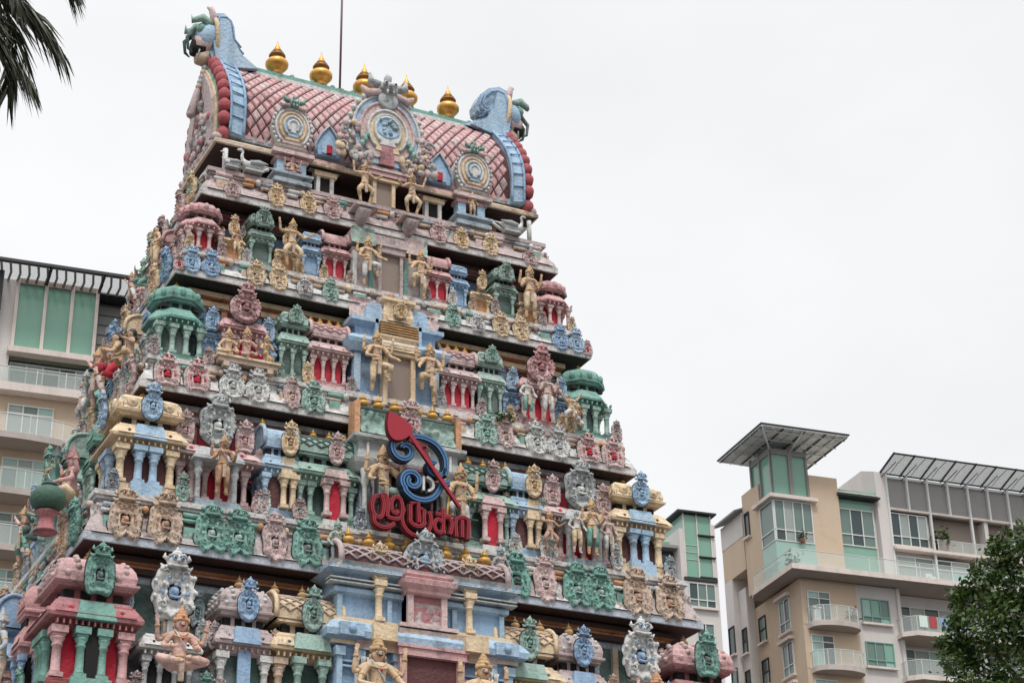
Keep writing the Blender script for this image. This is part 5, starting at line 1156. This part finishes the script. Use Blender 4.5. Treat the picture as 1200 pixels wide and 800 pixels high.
def window(par,s0,s1,t,z0,z1,nx=2,nz=1,side='F',glass=(GD,GC,GM),frm=FRM,split=None,fw=.07,sill=True,seed=0,deep=.12):
    """framed window; panes are a child of the frame"""
    rr=random.Random(seed+int(s0*31+z0*17)); b=MB(); g=MB(); w_=s1-s0; h_=z1-z0
    Mx=Matrix.Identity(4) if side=='F' else Matrix.Rotation(-PI/2,4,'Z')
    zs=[z0+h_*i/nz for i in range(nz+1)]
    if split: zs=[z0,z0+h_*split,z1]
    for i in range(nx+1): x=s0+w_*i/nx; b.box(x-fw/2,x+fw/2,-.06,.06,z0,z1,frm)
    for z in zs: b.box(s0-fw/2,s1+fw/2,-.07,.05,z-fw/2,z+fw/2,frm)
    if sill: b.box(s0-.15,s1+.15,-.22,.1,z0-.18,z0-fw/2-.002,CSL)
    for i in range(nx):
        for j in range(len(zs)-1): 
            g.box(s0+w_*i/nx+fw/2,s0+w_*(i+1)/nx-fw/2,.0,.04,zs[j]+fw/2,zs[j+1]-fw/2,rr.choice(glass))
    if side=='F': loc=(0,t,0)
    else: loc=(t,0,0)
    o=b.build('window',par,loc,0 if side=='F' else -PI/2); g.build('pane',o); 
    return o
def wbox(par,name,s0,s1,t0,t1,z0,z1,m): return MB().box(s0,s1,t0,t1,z0,z1,m).build(name,par)
def sidewin(par,s,t0,t1,z0,z1,**k):   # window on the face looking left (-s)
    return window(par,-t1,-t0,s,z0,z1,side='L',**k)
def rail(par,pts,z,h=1.0,posts=True,m=rg):
    b=MB(); 
    for i in range(len(pts)-1):
        a=Vector((pts[i][0],pts[i][1],z)); c=Vector((pts[i+1][0],pts[i+1][1],z)); up=Vector((0,0,h)); n=(c-a).cross(up).normalized()*.01
        b.add([a-n,c-n,c-n+up,a-n+up,a+n,c+n,c+n+up,a+n+up],[(0,1,2,3),(7,6,5,4),(3,2,6,7)],m)
    o=b.build('glass_railing',par); k=MB(); k.tube([(x,y,z+h+.02) for x,y in pts],.03,FRM,6)
    for x,y in pts[::max(1,len(pts)//6)]: k.box(x-.02,x+.02,y-.02,y+.02,z,z+h,FRM)
    k.build('handrail',o); return o
def curved_balcony(par,s0,s1,t,dep,z,th=.32):
    n=18; c=(s0+s1)/2; pts=[(s0,t)]+[(c-(s1-s0)/2*math.cos(PI*i/n),t-.25-(dep-.25)*math.sin(PI*i/n)**.75) for i in range(n+1)]+[(s1,t)]
    vs=[(x,y,z) for x,y in pts]+[(c+(x-c)*.97,t+(y-t)*.95,z-th) for x,y in pts]; m_=len(pts)
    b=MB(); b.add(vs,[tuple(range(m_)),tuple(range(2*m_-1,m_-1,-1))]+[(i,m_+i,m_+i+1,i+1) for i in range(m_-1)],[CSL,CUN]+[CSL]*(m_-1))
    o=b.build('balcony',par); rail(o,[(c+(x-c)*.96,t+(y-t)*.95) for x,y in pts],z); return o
def plantpot(par,x,y,z,s=1.,seed=0):
    b=MB(); b.lathe([(.16*s,0),(.22*s,.3*s),(.2*s,.31*s)],mat('clay_pot',(.25,.12,.08)),(x,y,z),10); rr=random.Random(seed)
    for i in range(70):
        a=Vector((x+rr.gauss(0,.2*s),y+rr.gauss(0,.15*s),z+.3*s+abs(rr.gauss(.25*s,.2*s)))); q=Matrix.Rotation(rr.uniform(0,6),3,'Z')@Matrix.Rotation(rr.uniform(-1,1),3,'X'); l=.11*s
        b.add([a+q@Vector(v_) for v_ in ((-l,0,0),(0,-l*.5,0),(l,0,.2*l),(0,l*.5,0))],[(0,1,2,3)],leafm)
    return b
# ---- right block
RC=block('apartment_block',(58.087,68.967,0),'tan and grey apartment block on the right with a glass lantern room on top')
z0=0
wbox(RC,'lower_wall',1.3,5.4,1.5,9.5,0,44.1,CT); wbox(RC,'grey_wall',5.4,8.4,1.55,14,0,44.1,CW)
wbox(RC,'recess_wall',8.4,24,2.6,14,0,44.1,CW)
for s_ in (8.4,14.6,20.6): wbox(RC,'party_wall',s_-.0,s_+.25,1.4,2.6,0,44.1,CW)
# big balcony slab, with the rounded lower corner pier
b=MB(); b.prism([(-.0,0),(24,0)],0,1,CSL) if False else None
poly=[(0,0),(24,0),(24,2.7),(1.2,2.7),(1.2,6.5),(0.4,6.5),(0,5.6)]
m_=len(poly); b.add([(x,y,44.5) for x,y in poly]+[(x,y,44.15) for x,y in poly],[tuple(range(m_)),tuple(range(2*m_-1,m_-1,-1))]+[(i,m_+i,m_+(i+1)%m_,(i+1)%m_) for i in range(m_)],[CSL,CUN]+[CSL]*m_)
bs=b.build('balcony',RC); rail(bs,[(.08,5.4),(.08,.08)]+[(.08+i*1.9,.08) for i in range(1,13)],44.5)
# upper storeys
b=MB(); b.box(3.25,5.4,2.5,9,44.5,52.0,CT); b.box(.35,3.25,5.2,6.9,44.5,51.8,CT); b.box(.35,.6,4.4,5.2,44.5,51.7,CT); b.box(.9,3.25,3.2,5.2,44.5,50.0,CT); b.build('upper_wall',RC)
b=MB(); b.box(.33,3.27,2.46,2.9,44.5,46.95,AQL); b.box(.33,.7,2.9,4.4,44.5,46.95,AQL); b.build('spandrel',RC)
window(RC,.42,3.2,2.48,47.0,49.85,4,split=.27,glass=(GD,GM,GC),sill=False); sidewin(RC,.36,2.5,4.35,47.0,49.85,nx=1,split=.27,sill=False)
b=MB(); b.box(.0,3.6,2.1,4.9,49.95,50.2,CSL); b.box(.35,3.2,2.5,4.6,49.85,49.95,CUN); b.build('ledge',RC)
lb=MB(); lb.box(.55,3.15,2.7,5.6,50.2,53.7,AQ); ln=lb.build('lantern_room',RC)
k=MB()
for s_ in (.5,1.9,2.05,3.2): k.box(s_-.07,s_+.07,2.58,2.74,50.2,53.9,CG)
for t_ in (2.66,4.2,5.5): k.box(.42,.58,t_-.08,t_+.08,50.2,53.9,CG)
for q in (53.3,): k.box(.5,3.2,2.6,2.72,q,q+.4,CG); k.box(.46,.56,2.6,5.6,q,q+.4,CG)
k.box(.46,.6,4.4,5.4,50.2,51.5,CG); k.build('lantern_frame',ln)
rfm=mat('roof_soffit_metal',lin((226,226,226)),rough=.3,metal=.0,dirt=.4,bump=.1,scale=1.6)
b=MB(); b.box(-1.2,5.5,.35,7.2,54.32,54.4,DFR); b.box(-1.12,5.42,.43,7.1,54.22,54.31,rfm); pr=b.build('flat_roof',RC)
k=MB()
for i in range(9): k.box(-1.1+i*.8,-1.05+i*.8,.45,7.0,54.12,54.215,FRM if i%2 else DFR)
for q in (.9,2.2,3.6,5.): k.box(-1.1,5.4,q-.04,q+.04,54.06,54.115,FRM)
for a_,c_ in (((-1.1,.45),(.6,2.7)),((5.3,.5),(3.2,2.7)),((-1.1,6.9),(.5,5.5)),((2.,.45),(2.,2.6))): k.tube([(a_[0],a_[1],54.2),(c_[0],c_[1],53.5)],.06,rfm,6)
k.build('roof_strut',pr)
# bay with aqua glazing
b=MB(); b.box(5.4,8.4,3.0,12,44.5,51.0,CW); b.box(5.42,8.2,2.9,2.99,44.5,50.7,AQ); b.build('aqua_bay',RC)
window(RC,5.5,8.15,2.88,47.4,50.0,3,split=.3,glass=(GD,GM),sill=False,seed=4); 
b=MB(); b.box(5.3,8.5,2.2,3.2,50.75,50.87,DFR); b.box(5.35,8.3,2.6,4,51.1,51.3,AQ); b.box(5.3,8.4,2.3,3.4,50.95,51.02,CSL); b.build('canopy',RC)
# penthouse
b=MB(); b.box(8.4,9.2,2.5,12,44.5,52.9,CW); b.prism([(2.5,52.9),(4.2,53.6),(12,53.6),(12,52.9)],8.4,9.2,CW,Matrix(((0,1,0,0),(1,0,0,0),(0,0,1,0),(0,0,0,1)))); b.build('end_wall',RC)
b=MB(); b.box(9.2,24,3.4,12,44.5,50.3,CUN); b.box(9.2,24,2.62,12,50.35,52.7,CG); b.build('penthouse_wall',RC)
for i in range(9):
    s_=9.25+i*1.62; b=MB(); b.box(s_-.07,s_+.07,2.42,2.62,50.2 if i%2 else 44.6,52.9,FRM); b.build('post',RC)
b=MB(); b.box(9.2,24,2.5,2.66,52.55,52.7,FRM); b.box(9.2,24,2.45,2.7,50.22,50.36,CSL); b.build('beam',RC)
cgm=bpy.data.materials.new('canopy_glass'); cgm.use_nodes=True; q_=cgm.node_tree.nodes['Principled BSDF']; q_.inputs['Base Color'].default_value=(.62,.64,.64,1); q_.inputs['Alpha'].default_value=.5; q_.inputs['Roughness'].default_value=.2
b=MB(); b.add([(8.9,2.7,52.86),(24,2.7,52.86),(24,.5,53.5),(8.9,.5,53.5),(8.9,2.7,52.84),(24,2.7,52.84),(24,.5,53.48),(8.9,.5,53.48)],[(0,1,2,3),(7,6,5,4)],cgm); cn=b.build('glass_canopy',RC)
k=MB(); k.tube([(8.9,.5,53.5),(24,.5,53.5)],.07,DFR,4); k.tube([(8.9,2.6,52.88),(24,2.6,52.88)],.06,DFR,4)
for i in range(10):
    s_=8.9+i*1.62; k.tube([(s_,2.7,52.85),(s_,.45,53.53)],.075,DFR,4); k.tube([(s_,2.6,52.5),(s_+.5,1.2,53.2)],.03,DFR,4); k.tube([(s_+.8,2.6,52.9),(s_+.75,1.4,53.2),(s_+.9,.6,53.45)],.02,DFR,4)
k.build('canopy_rib',cn)
window(RC,9.4,12.2,2.7,47.75,50.05,4,split=.28,glass=(GD,GM,GC),seed=2)
b=MB(); b.box(9.2,24,2.2,3.4,47.3,47.5,CSL); b.box(9.2,12.5,2.9,3.4,44.5,50.2,CW); b.box(16.8,17.1,2.6,3.4,44.5,50.2,CW); b.build('ledge',RC)
rail(RC,[(12.7+i*1.9,2.3) for i in range(6)],47.5,.8)
window(RC,9.55,15.2,2.72,44.6,46.95,4,split=.72,glass=(GC,GM,AQL,GD),seed=5,sill=False); window(RC,16.0,22,2.72,44.6,46.95,4,split=.72,glass=(GC,GM,AQL),seed=6,sill=False)
# lower front openings
for j,zz in enumerate((41.0,38.05,35.1,32.15,29.2)):
    curved_balcony(RC,1.55,5.25,1.5,1.35,zz)
    window(RC,1.75,3.35,1.46,zz+.05,zz+2.25,2,glass=(GM,GC,AQL,GD),seed=j*3,sill=False,split=.8)
    window(RC,5.75,7.75,1.5,zz+.55,zz+2.15,3,split=.25,glass=(AQL,AQ,GM),seed=j,frm=mat('green_frame',lin((120,160,148)),rough=.5,bump=0))
    b=MB(); poly=[(8.2,2.6),(8.2,.9),(9.0,.25),(14.5,.25),(14.5,2.6)]; m_=5
    b.add([(x,y,zz-.1) for x,y in poly]+[(x,y,zz-.42) for x,y in poly],[tuple(range(m_)),tuple(range(2*m_-1,m_-1,-1))]+[(i,m_+i,m_+(i+1)%m_,(i+1)%m_) for i in range(m_)],[CSL,CUN]+[CSL]*m_)
    o=b.build('balcony',RC); rail(o,[(8.3,2.4),(8.3,1.0),(9.05,.33),(10.8,.33),(12.6,.33),(14.4,.33)],zz-.1)
    o=copy_tree(o,RC,(6.5,0,0))
    window(RC,8.9,14.4,2.56,zz,zz+2.3,5,split=.72,glass=(GC,GM,AQL,GD),seed=j+11,sill=False); window(RC,15.2,20.4,2.56,zz,zz+2.3,5,split=.72,glass=(GC,GM,AQL,GD),seed=j+21,sill=False)
    sidewin(RC,1.28,3.1,4.5,zz+.15,zz+2.3,nx=2,split=.3,glass=(GD,GM),seed=j)
    b=MB(); b.box(.95,1.3,2.9,4.7,zz+2.4,zz+2.6,CSL); b.build('window_hood',RC)
    sidewin(RC,1.28,6.6,7.5,zz+.5,zz+2.2,nx=1,split=.5,glass=(GD,GM),seed=j+7,frm=DFR)
    sidewin(RC,.68,8.25,8.85,zz+.1,zz+1.8,nx=1,split=.5,glass=(GD,GM),seed=j+8,frm=DFR)
    sidewin(RC,.28,9.3,10.1,zz+.3,zz+2.2,nx=1,glass=(GD,GM),seed=j+9,frm=DFR)
b=MB(); b.box(.7,1.3,8.0,9.1,0,45.6,CW); b.build('side_strip_wall',RC)
b=MB(); b.box(.3,3,9.1,10.3,0,46.5,CW); b.box(.31,3,6.95,10.3,46.5,48.9,CT); b.box(.28,2.9,6.95,10.3,48.9,50.6,CW); b.build('rear_wing',RC)
b=MB(); b.add([(-.3,6.95,50.6),(-.3,10.6,50.6),(2.5,10.6,51.7),(2.5,6.95,51.7),(-.3,6.95,50.72),(-.3,10.6,50.72),(2.5,10.6,51.82),(2.5,6.95,51.82)],[(0,1,2,3),(7,6,5,4),(0,4,5,1),(2,6,7,3),(0,3,7,4)],CG); b.build('sloping_roof',RC)
for zz in (48.6,): sidewin(RC,.33,6.0,6.6,zz,zz+1.7,nx=1,glass=(GD,),frm=DFR)
for zz in (29.2,32.15,35.1,38.05,41.0,44.0):   # storey joints on the plain walls
    MB().box(1.28,5.4,1.485,1.5,zz-.02,zz+.02,CUN).build('wall_joint',RC)
# things on the balconies
gp='potted plants on the balconies'
def onblock(o,par,label,cat,group=None):
    o.parent=None; o.matrix_world=par_mat(par)@o.matrix_world; return tag(o,label,cat,group)
def par_mat(p): return Matrix.Translation(p.location)@Matrix.Rotation(p.rotation_euler[2],4,'Z')
onblock(plantpot(None,0.9,1.6,44.5,1.5,3).build('potted_plant'),RC,'leafy plant on the big balcony below the corner window','potted plant',gp)
onblock(plantpot(None,2.2,2.2,46.9,.9,4).build('potted_plant'),RC,'flowers in a box hanging under the corner window of the glass lantern room','potted plant',gp)
onblock(plantpot(None,4.6,.95,41.0,1.2,5).build('potted_plant'),RC,'plant in a pot at the right end of the upper curved balcony','potted plant',gp)
onblock(plantpot(None,13.3,2.7,47.5,2.0,6).build('potted_plant'),RC,'bushy plant on the open penthouse terrace','potted plant',gp)
b=MB(); b.box(1.75,2.2,.7,1.1,41.0,41.85,FRM); b.box(1.7,2.25,.65,1.15,41.86,41.95,FRM); onblock(b.build('cabinet'),RC,'white cabinet at the left end of the upper curved balcony','cabinet')
b=MB(); b.box(11.0,11.5,1.2,1.7,44.95,45.15,FRM); 
for x in (11.0,11.45):
    for y in (1.2,1.65): b.box(x,x+.05,y,y+.05,44.5,44.95,FRM)
b.box(11.0,11.5,1.65,1.7,45.15,45.5,FRM); onblock(b.build('chair'),RC,'white chair standing on the big balcony at right','chair')
for i,(x,w_,c,lab) in enumerate([(9.2,.6,(210,225,215),'pale green towel drying on the right balcony rail'),(9.95,.55,(176,70,72),'red towel drying on the right balcony rail'),(10.8,1.0,(140,170,205),'light blue sheet drying on the right balcony rail'),(12.0,.8,(176,182,205),'lilac cloth drying on the right balcony rail')]):
    b=MB(); n=8; vs=[]
    for a_ in range(n+1):
        for z in (0,-.8): vs.append((x+w_*a_/n,.27+.02*math.sin(a_*2.3)+(.0 if z else 0),41.95+z))
    vs+= [(v[0],v[1]-.012,v[2]) for v in vs]; N2=2*(n+1)
    b.add(vs,[(2*a_,2*a_+2,2*a_+3,2*a_+1) for a_ in range(n)]+[(N2+2*a_,N2+2*a_+1,N2+2*a_+3,N2+2*a_+2) for a_ in range(n)]+[(2*a_,N2+2*a_,N2+2*a_+2,2*a_+2) for a_ in range(n)],mat('laundry_%d'%i,lin(c),bump=.1))
    onblock(b.build('towel'),RC,lab,'towel','laundry on the balcony rail')
# ---- middle block
MC=block('apartment_block',(52.47,72.782,0),'narrow grey apartment block with aqua glass top seen right behind the temple tower')
wbox(MC,'wall',-.35,2.25,0,8,0,44.0,CW); b=MB(); b.box(-.35,0,0.02,3,44,47.3,CW); b.box(2.0,2.25,0.02,4,44,47.8,CW); b.build('side_pier',MC)
b=MB(); b.box(0,2.0,.05,3.5,44.05,48.35,AQ); b.box(-.03,0,.1,3.6,47.3,48.35,AQL); g_=b.build('aqua_glass',MC); k=MB()
for x in (.0,.95,1.95): k.box(x-.04,x+.04,-.02,.06,44.0,48.4,CSL)
for z in (44.0,45.4,46.9): k.box(.95,2.15,-.14,.06,z,z+.08,DFR)
for z in (45.2,45.7,46.2): k.box(.04,.9,.01,.06,z,z+.03,FRM)
k.build('glazing_bar',g_)
b=MB(); b.box(-.5,2.3,-.3,3.8,48.4,48.52,DFR); b.build('flat_roof',MC)
b=MB(); b.box(-.2,2.15,-.15,.0,43.75,43.95,DFR); b.build('ledge',MC)
window(MC,.1,1.95,-.01,42.0,43.6,3,split=.3,glass=(GD,GM),seed=1); window(MC,.5,1.7,-.01,38.8,40.9,2,split=.4,glass=(GD,GM),seed=2)
for zz in (35.8,32.8,29.8): window(MC,.5,1.7,-.01,zz,zz+2.,2,split=.4,glass=(GD,GM),seed=2)
b=MB(); b.box(-3,-.35,1,6,0,44.6,CW); b.box(-2.4,-.36,1.0,1.4,44.6,45.9,GD); b.box(-3.2,-.3,.3,6,46.0,46.2,CG); b.box(-2.8,-.36,1.6,5,46.2,46.9,AQ); b.build('side_wing',MC)
# ---- left block
LC=block('apartment_block',(6.334,64.837,0),'tan apartment block with curved balconies and slatted roof on the left edge')
b=MB(); b.box(-8,4.6,.3,10,0,45.0,CT); b.build('wall',LC); b=MB(); b.box(-8,.0,.1,10,45.0,51.45,CW); b.build('upper_wall',LC)
b=MB(); b.box(4.6,7.5,1.5,10,0,51.5,CG); 
for i in range(8): b.box(4.6,7.5,1.46,1.5,47.2+i*.6,47.23+i*.6,DFR)
b.build('grey_wing',LC)
b=MB(); b.box(.1,4.3,.1,4,47.5,51.4,AQ); g_=b.build('aqua_glass',LC); k=MB()
for x in (.08,1.58,2.98,4.3): k.box(x-.09,x+.09,-.05,.12,47.4,51.5,CSL)
k.box(0,4.4,-.03,.12,51.3,51.6,CUN); k.build('mullion',g_)
b=MB(); b.box(-.15,4.6,-.35,.3,47.1,47.42,CSL); b.build('ledge',LC)
cgm2=bpy.data.materials.new('translucent_roof_sheet'); cgm2.use_nodes=True; q_=cgm2.node_tree.nodes['Principled BSDF']; q_.inputs['Base Color'].default_value=(.8,.8,.8,1); q_.inputs['Alpha'].default_value=.35; q_.inputs['Roughness'].default_value=.3
b=MB(); b.box(-7,7.4,-1.8,.4,51.56,51.59,cgm2); b.box(-7,7.4,.4,6,51.56,51.66,DFR); b.box(-7,7.4,-1.93,-1.8,51.51,51.68,DFR); rr_=b.build('flat_roof',LC)
k=MB()
for i in range(30):
    x=-6.8+i*.48; k.tube([(x,-1.8,51.5),(x+.15,-.8,51.46),(x+.1,.2,51.44)],.07,CG,5)
for x in (-1.2,1.55,4.35): k.tube([(x,-1.8,51.46),(x,.3,51.4)],.09,DFR,5)
k.tube([(-6.8,-1.75,51.52),(7.2,-1.75,51.52)],.04,DFR,5); k.build('roof_slat',rr_)
b=MB(); b.box(-3.2,-.75,-.9,-.5,49.2,51.45,DFR); b.build('dark_screen',LC)
b=MB(); b.box(.0,4.5,.8,1.2,45.3,47.1,GD); b.build('recess_glass',LC); window(LC,.15,4.45,.75,45.35,46.9,5,split=.75,glass=(GM,GC,GD),sill=False,seed=3)
rail(LC,[(-3,-.3),(0,-.3),(1.5,-.3),(3,-.3),(4.5,-.3)],45.3,.9)
b=MB(); b.box(-8,4.65,-.4,1.3,44.85,45.3,CSL); b.build('balcony_slab',LC); b=MB(); b.box(4.4,4.65,-.2,.3,30,44.85,FRM); b.build('drainpipe',LC)
for j,zz in enumerate((42.1,39.1,36.1,33.1,30.1)):
    curved_balcony(LC,-4.2,4.1,.3,1.7,zz,.3); window(LC,.25,2.55,.26,zz+.05,zz+2.2,3,split=.78,glass=(GM,GC,AQL),seed=j+2,sill=False); window(LC,-3.2,-1.0,.26,zz+.05,zz+2.2,3,split=.78,glass=(GM,GC,AQL),seed=j+5,sill=False)
# ------------------------------------------------------------------ ground, street
def ground_mat():
    m=mat('asphalt',(.05,.05,.052),dirt=.3,rough=.9,bump=.2,scale=.8); return m
g=MB(); g.box(-1500,1500,-1500,1500,-.3,0,ground_mat()); tag(g.build('ground'),kind='structure')
pv=mat('paving_stone',(.25,.23,.21),dirt=.3,rough=.85,scale=1.5); g=MB(); g.box(-16,16,-14,18,0,.13,pv); tag(g.build('pavement'),kind='structure')
# ------------------------------------------------------------------ trees
def leafmat(name,c1,c2,tr=.25):
    m=bpy.data.materials.new(name); m.use_nodes=True; nt=m.node_tree; N=nt.nodes; L=nt.links; b=N['Principled BSDF']; b.inputs['Roughness'].default_value=.42
    g=N.new('ShaderNodeNewGeometry'); n=N.new('ShaderNodeTexNoise'); n.inputs['Scale'].default_value=2.2; n.inputs['Detail'].default_value=6; L.new(g.outputs['Position'],n.inputs['Vector'])
    w=N.new('ShaderNodeTexWhiteNoise'); w.noise_dimensions='1D'; L.new(g.outputs['Random Per Island'],w.inputs['W'])
    ad=N.new('ShaderNodeMath'); ad.operation='MULTIPLY_ADD'; ad.inputs[1].default_value=.5; L.new(w.outputs['Value'],ad.inputs[0]); L.new(n.outputs[0],ad.inputs[2])
    mr=N.new('ShaderNodeMapRange'); mr.inputs['From Min'].default_value=.35; mr.inputs['From Max'].default_value=1.05; L.new(ad.outputs[0],mr.inputs['Value'])
    x=N.new('ShaderNodeMix'); x.data_type='RGBA'; x.inputs['A'].default_value=c1+(1,); x.inputs['B'].default_value=c2+(1,); L.new(mr.outputs[0],x.inputs['Factor']); L.new(x.outputs['Result'],b.inputs['Base Color'])
    t=N.new('ShaderNodeBsdfTranslucent'); L.new(x.outputs['Result'],t.inputs['Color']); ms=N.new('ShaderNodeMixShader'); ms.inputs[0].default_value=tr; L.new(b.outputs[0],ms.inputs[1]); L.new(t.outputs[0],ms.inputs[2]); L.new(ms.outputs[0],N['Material Output'].inputs['Surface'])
    return m
LFM=leafmat('tree_leaf',(.012,.030,.007),(.085,.15,.026)); BARK=mat('bark',(.12,.09,.065),dirt=.5,rough=.9,bump=.8,scale=4)
import numpy as np
def leaves(name,centres,rads,count,size,m,seed,parent,droop=.3):
    rg_=np.random.default_rng(seed); C_=np.array(centres); Rd=np.array(rads); pw=Rd**2/np.sum(Rd**2); idx=rg_.choice(len(C_),count,p=pw)
    d=rg_.normal(size=(count,3)); d/=np.linalg.norm(d,axis=1)[:,None]; rr=(rg_.random(count)**.38)*Rd[idx]*(1+.12*rg_.normal(size=count))
    P_=C_[idx]+d*rr[:,None]*np.array([1,1,.8])
    keep=np.array([noise.noise(Vector(p)*1.9)+.5*noise.noise(Vector(p)*5.) for p in P_])>-.12; P_=P_[keep]; d=d[keep]; count=len(P_)
    nrm=d*.6+rg_.normal(size=(count,3))*.5+np.array([0,0,.6]); nrm/=np.linalg.norm(nrm,axis=1)[:,None]
    a=np.cross(nrm,rg_.normal(size=(count,3))); a/=np.linalg.norm(a,axis=1)[:,None]; a[:,2]-=droop; a/=np.linalg.norm(a,axis=1)[:,None]; b=np.cross(nrm,a); b/=np.linalg.norm(b,axis=1)[:,None]
    s=size*(.6+.7*rg_.random(count))[:,None]
    V=np.stack([P_-a*s,P_-b*s*.42+nrm*s*.06,P_+a*s,P_+b*s*.42+nrm*s*.06],1).reshape(-1,3)
    me=bpy.data.meshes.new(name); me.vertices.add(len(V)); me.vertices.foreach_set('co',V.ravel()); me.loops.add(count*4); me.loops.foreach_set('vertex_index',np.arange(count*4)); me.polygons.add(count); me.polygons.foreach_set('loop_start',np.arange(count)*4); me.polygons.foreach_set('loop_total',np.full(count,4)); me.materials.append(m); me.update(); me.validate()
    return put(me,name,parent)
tr=empty('broadleaf_tree'); tag(tr,'dense dark green broadleaf tree at the lower right edge, in front of the tan block','tree')
cpos=Vector((-12.11633622,-28.35435473,1.6))
crown_pts=[(7.9,-8.6,9.2,1.9),(7.3,-8.1,10.6,1.15),(6.95,-7.85,11.25,.62),(7.5,-8.3,11.3,.8),(6.45,-7.45,10.75,.55),(6.28,-7.3,10.2,.55),(6.2,-7.2,9.55,.62),(6.55,-7.5,11.25,.34),(6.9,-8.0,10.2,.9),(8.6,-9.0,10.9,1.4),(9.3,-9.4,9.6,1.8),(6.6,-8.0,8.7,1.0),(6.3,-7.5,8.9,.7),(7.0,-9.3,8.4,1.3),(8.2,-7.4,8.4,1.5),(6.75,-7.7,11.55,.3),(6.15,-7.15,10.9,.22),(6.02,-7.05,10.15,.26)]
rt=random.Random(4)
cs=[c[:3] for c in crown_pts]; rs=[c[3] for c in crown_pts]
for c in crown_pts:
    for i in range(5):
        d=Vector((rt.gauss(0,1),rt.gauss(0,1),rt.gauss(0,1)*.8)).normalized()*c[3]*.85; cs.append((c[0]+d.x,c[1]+d.y,c[2]+d.z)); rs.append(c[3]*.38)
tr.location=(8.2,-8.7,0)
cs=[(a-8.2,b+8.7,c) for a,b,c in cs]
leaves('crown',cs,rs,120000,.052,LFM,5,tr)
k=MB(); k.tube([(0,0,0),(.1,0,2.5),(-.05,.05,5),(0,0,7.2),(.1,.1,9)],[.34,.27,.22,.17,.08],BARK,10)
for i in range(9):
    c=Vector(cs[i]); st=Vector((0,0,4.6+.3*i)); md=st*.5+c*.5+Vector((0,0,.4)); k.tube([st,md,c],[.13,.08,.02],BARK,6)
k.build('trunk',tr)
# palm at the upper left
PB=Vector((-10.75,-17.4,9.72)); pl=empty('palm_tree',(PB.x,PB.y,0)); tag(pl,'dark palm whose drooping fronds hang into the upper left corner','palm tree')
PLM=leafmat('palm_leaf',(.010,.016,.008),(.05,.055,.022),.08); 
k=MB(); k.tube([(0,0,0),(.05,0,3),(.02,.0,6),(0,0,PB.z)],[.20,.15,.13,.12],BARK,10); k.build('trunk',pl)
def catm(pts,n=6):
    P_=[Vector(p) for p in pts]; P_=[P_[0]*2-P_[1]]+P_+[P_[-1]*2-P_[-2]]; out=[]
    for i in range(1,len(P_)-2):
        for j in range(n):
            t=j/n; a,b,c,d=P_[i-1:i+3]; out.append(.5*((2*b)+(c-a)*t+(2*a-5*b+4*c-d)*t*t+(3*b-a-3*c+d)*t**3))
    out.append(P_[-2]); return out
def frond(pts,ln,seed,n=46,start=.25,droop=.5):
    rr=random.Random(seed); r_=catm([Vector(p)-Vector((PB.x,PB.y,0)) for p in pts],8); b=MB(); b.tube(r_,[.018*(1-.8*i/len(r_)) for i in range(len(r_))],PLM,5)
    for i in range(n):
        t=start+(1-start)*i/(n-1); f=t*(len(r_)-1); j=min(int(f),len(r_)-2); p=r_[j].lerp(r_[j+1],f-j); d=(r_[j+1]-r_[j]).normalized()
        sd=d.cross(Vector((0,0,1))); sd=sd.normalized() if sd.length>.05 else Vector((1,0,0))
        for q in (-1,1):
            l=ln*(.55+.45*math.sin(PI*min(1,t*.9+.1)))*rr.uniform(.75,1.15); a=(d*rr.uniform(.9,1.3)+sd*q*rr.uniform(.25,.55)+Vector((0,0,-rr.uniform(.0,droop)))).normalized()
            m1=p+a*l*.5; e_=p+a*l+Vector((0,0,-l*droop*rr.uniform(.25,.6))); wv=a.cross(Vector((rr.uniform(-1,1),rr.uniform(-1,1),rr.uniform(-.3,1)))).normalized()*.009
            b.add([p-wv*.5,p+wv*.5,m1+wv,m1-wv,e_],[(0,1,2,3),(3,2,4)],PLM)
    return b.build('frond',pl)
F_=[[PB,(-10.42,-17.49,9.62),(-10.15,-17.53,9.42),(-9.95,-17.57,9.15)],
    [PB,(-10.5,-17.3,9.5),(-10.28,-17.4,9.25),(-10.12,-17.5,8.98)],
    [PB,(-10.62,-17.5,9.45),(-10.5,-17.5,9.1),(-10.36,-17.5,8.78)],
    [PB,(-10.4,-17.5,9.95),(-10.1,-17.55,9.85),(-9.93,-17.57,9.66)],
    [PB,(-10.3,-17.1,9.8),(-10.1,-16.9,9.6),(-10.1,-16.8,9.3)],
    [PB,(-10.6,-17.9,9.6),(-10.45,-18.1,9.3),(-10.35,-18.2,9.0)],
    [PB,(-10.9,-17.5,9.5),(-10.9,-17.5,9.1),(-10.82,-17.5,8.7)],
    [PB,(-11.3,-17.3,9.9),(-11.8,-17.2,9.8),(-12.1,-17.2,9.3)],
    [PB,(-11.1,-16.9,9.9),(-11.4,-16.4,9.8),(-11.6,-16.1,9.3)],
    [PB,(-11.1,-18.0,9.9),(-11.5,-18.5,9.8),(-11.7,-18.8,9.3)],
    [PB,(-10.4,-17.4,10.2),(-10.0,-17.4,10.4),(-9.6,-17.4,10.2)],
    [PB,(-10.7,-17.0,10.3),(-10.6,-16.5,10.4),(-10.5,-16.1,10.1)]]
for i,f in enumerate(F_):
    f=[f[0]]+[tuple(PB+(Vector(p)-PB)*1.12) for p in f[1:]]; frond(f,.42,i,n=60)
frond([PB,(-10.75,-17.5,9.2),(-10.62,-17.5,8.85),(-10.42,-17.5,8.60)],.34,77,n=60)
for i in range(3): frond([PB,(-10.55+.03*i,-17.44,9.5-.1*i),(-10.38+.04*i,-17.48,9.42-.12*i),(-10.28,-17.5,9.3-.22*i)],.3,40+i,n=50)
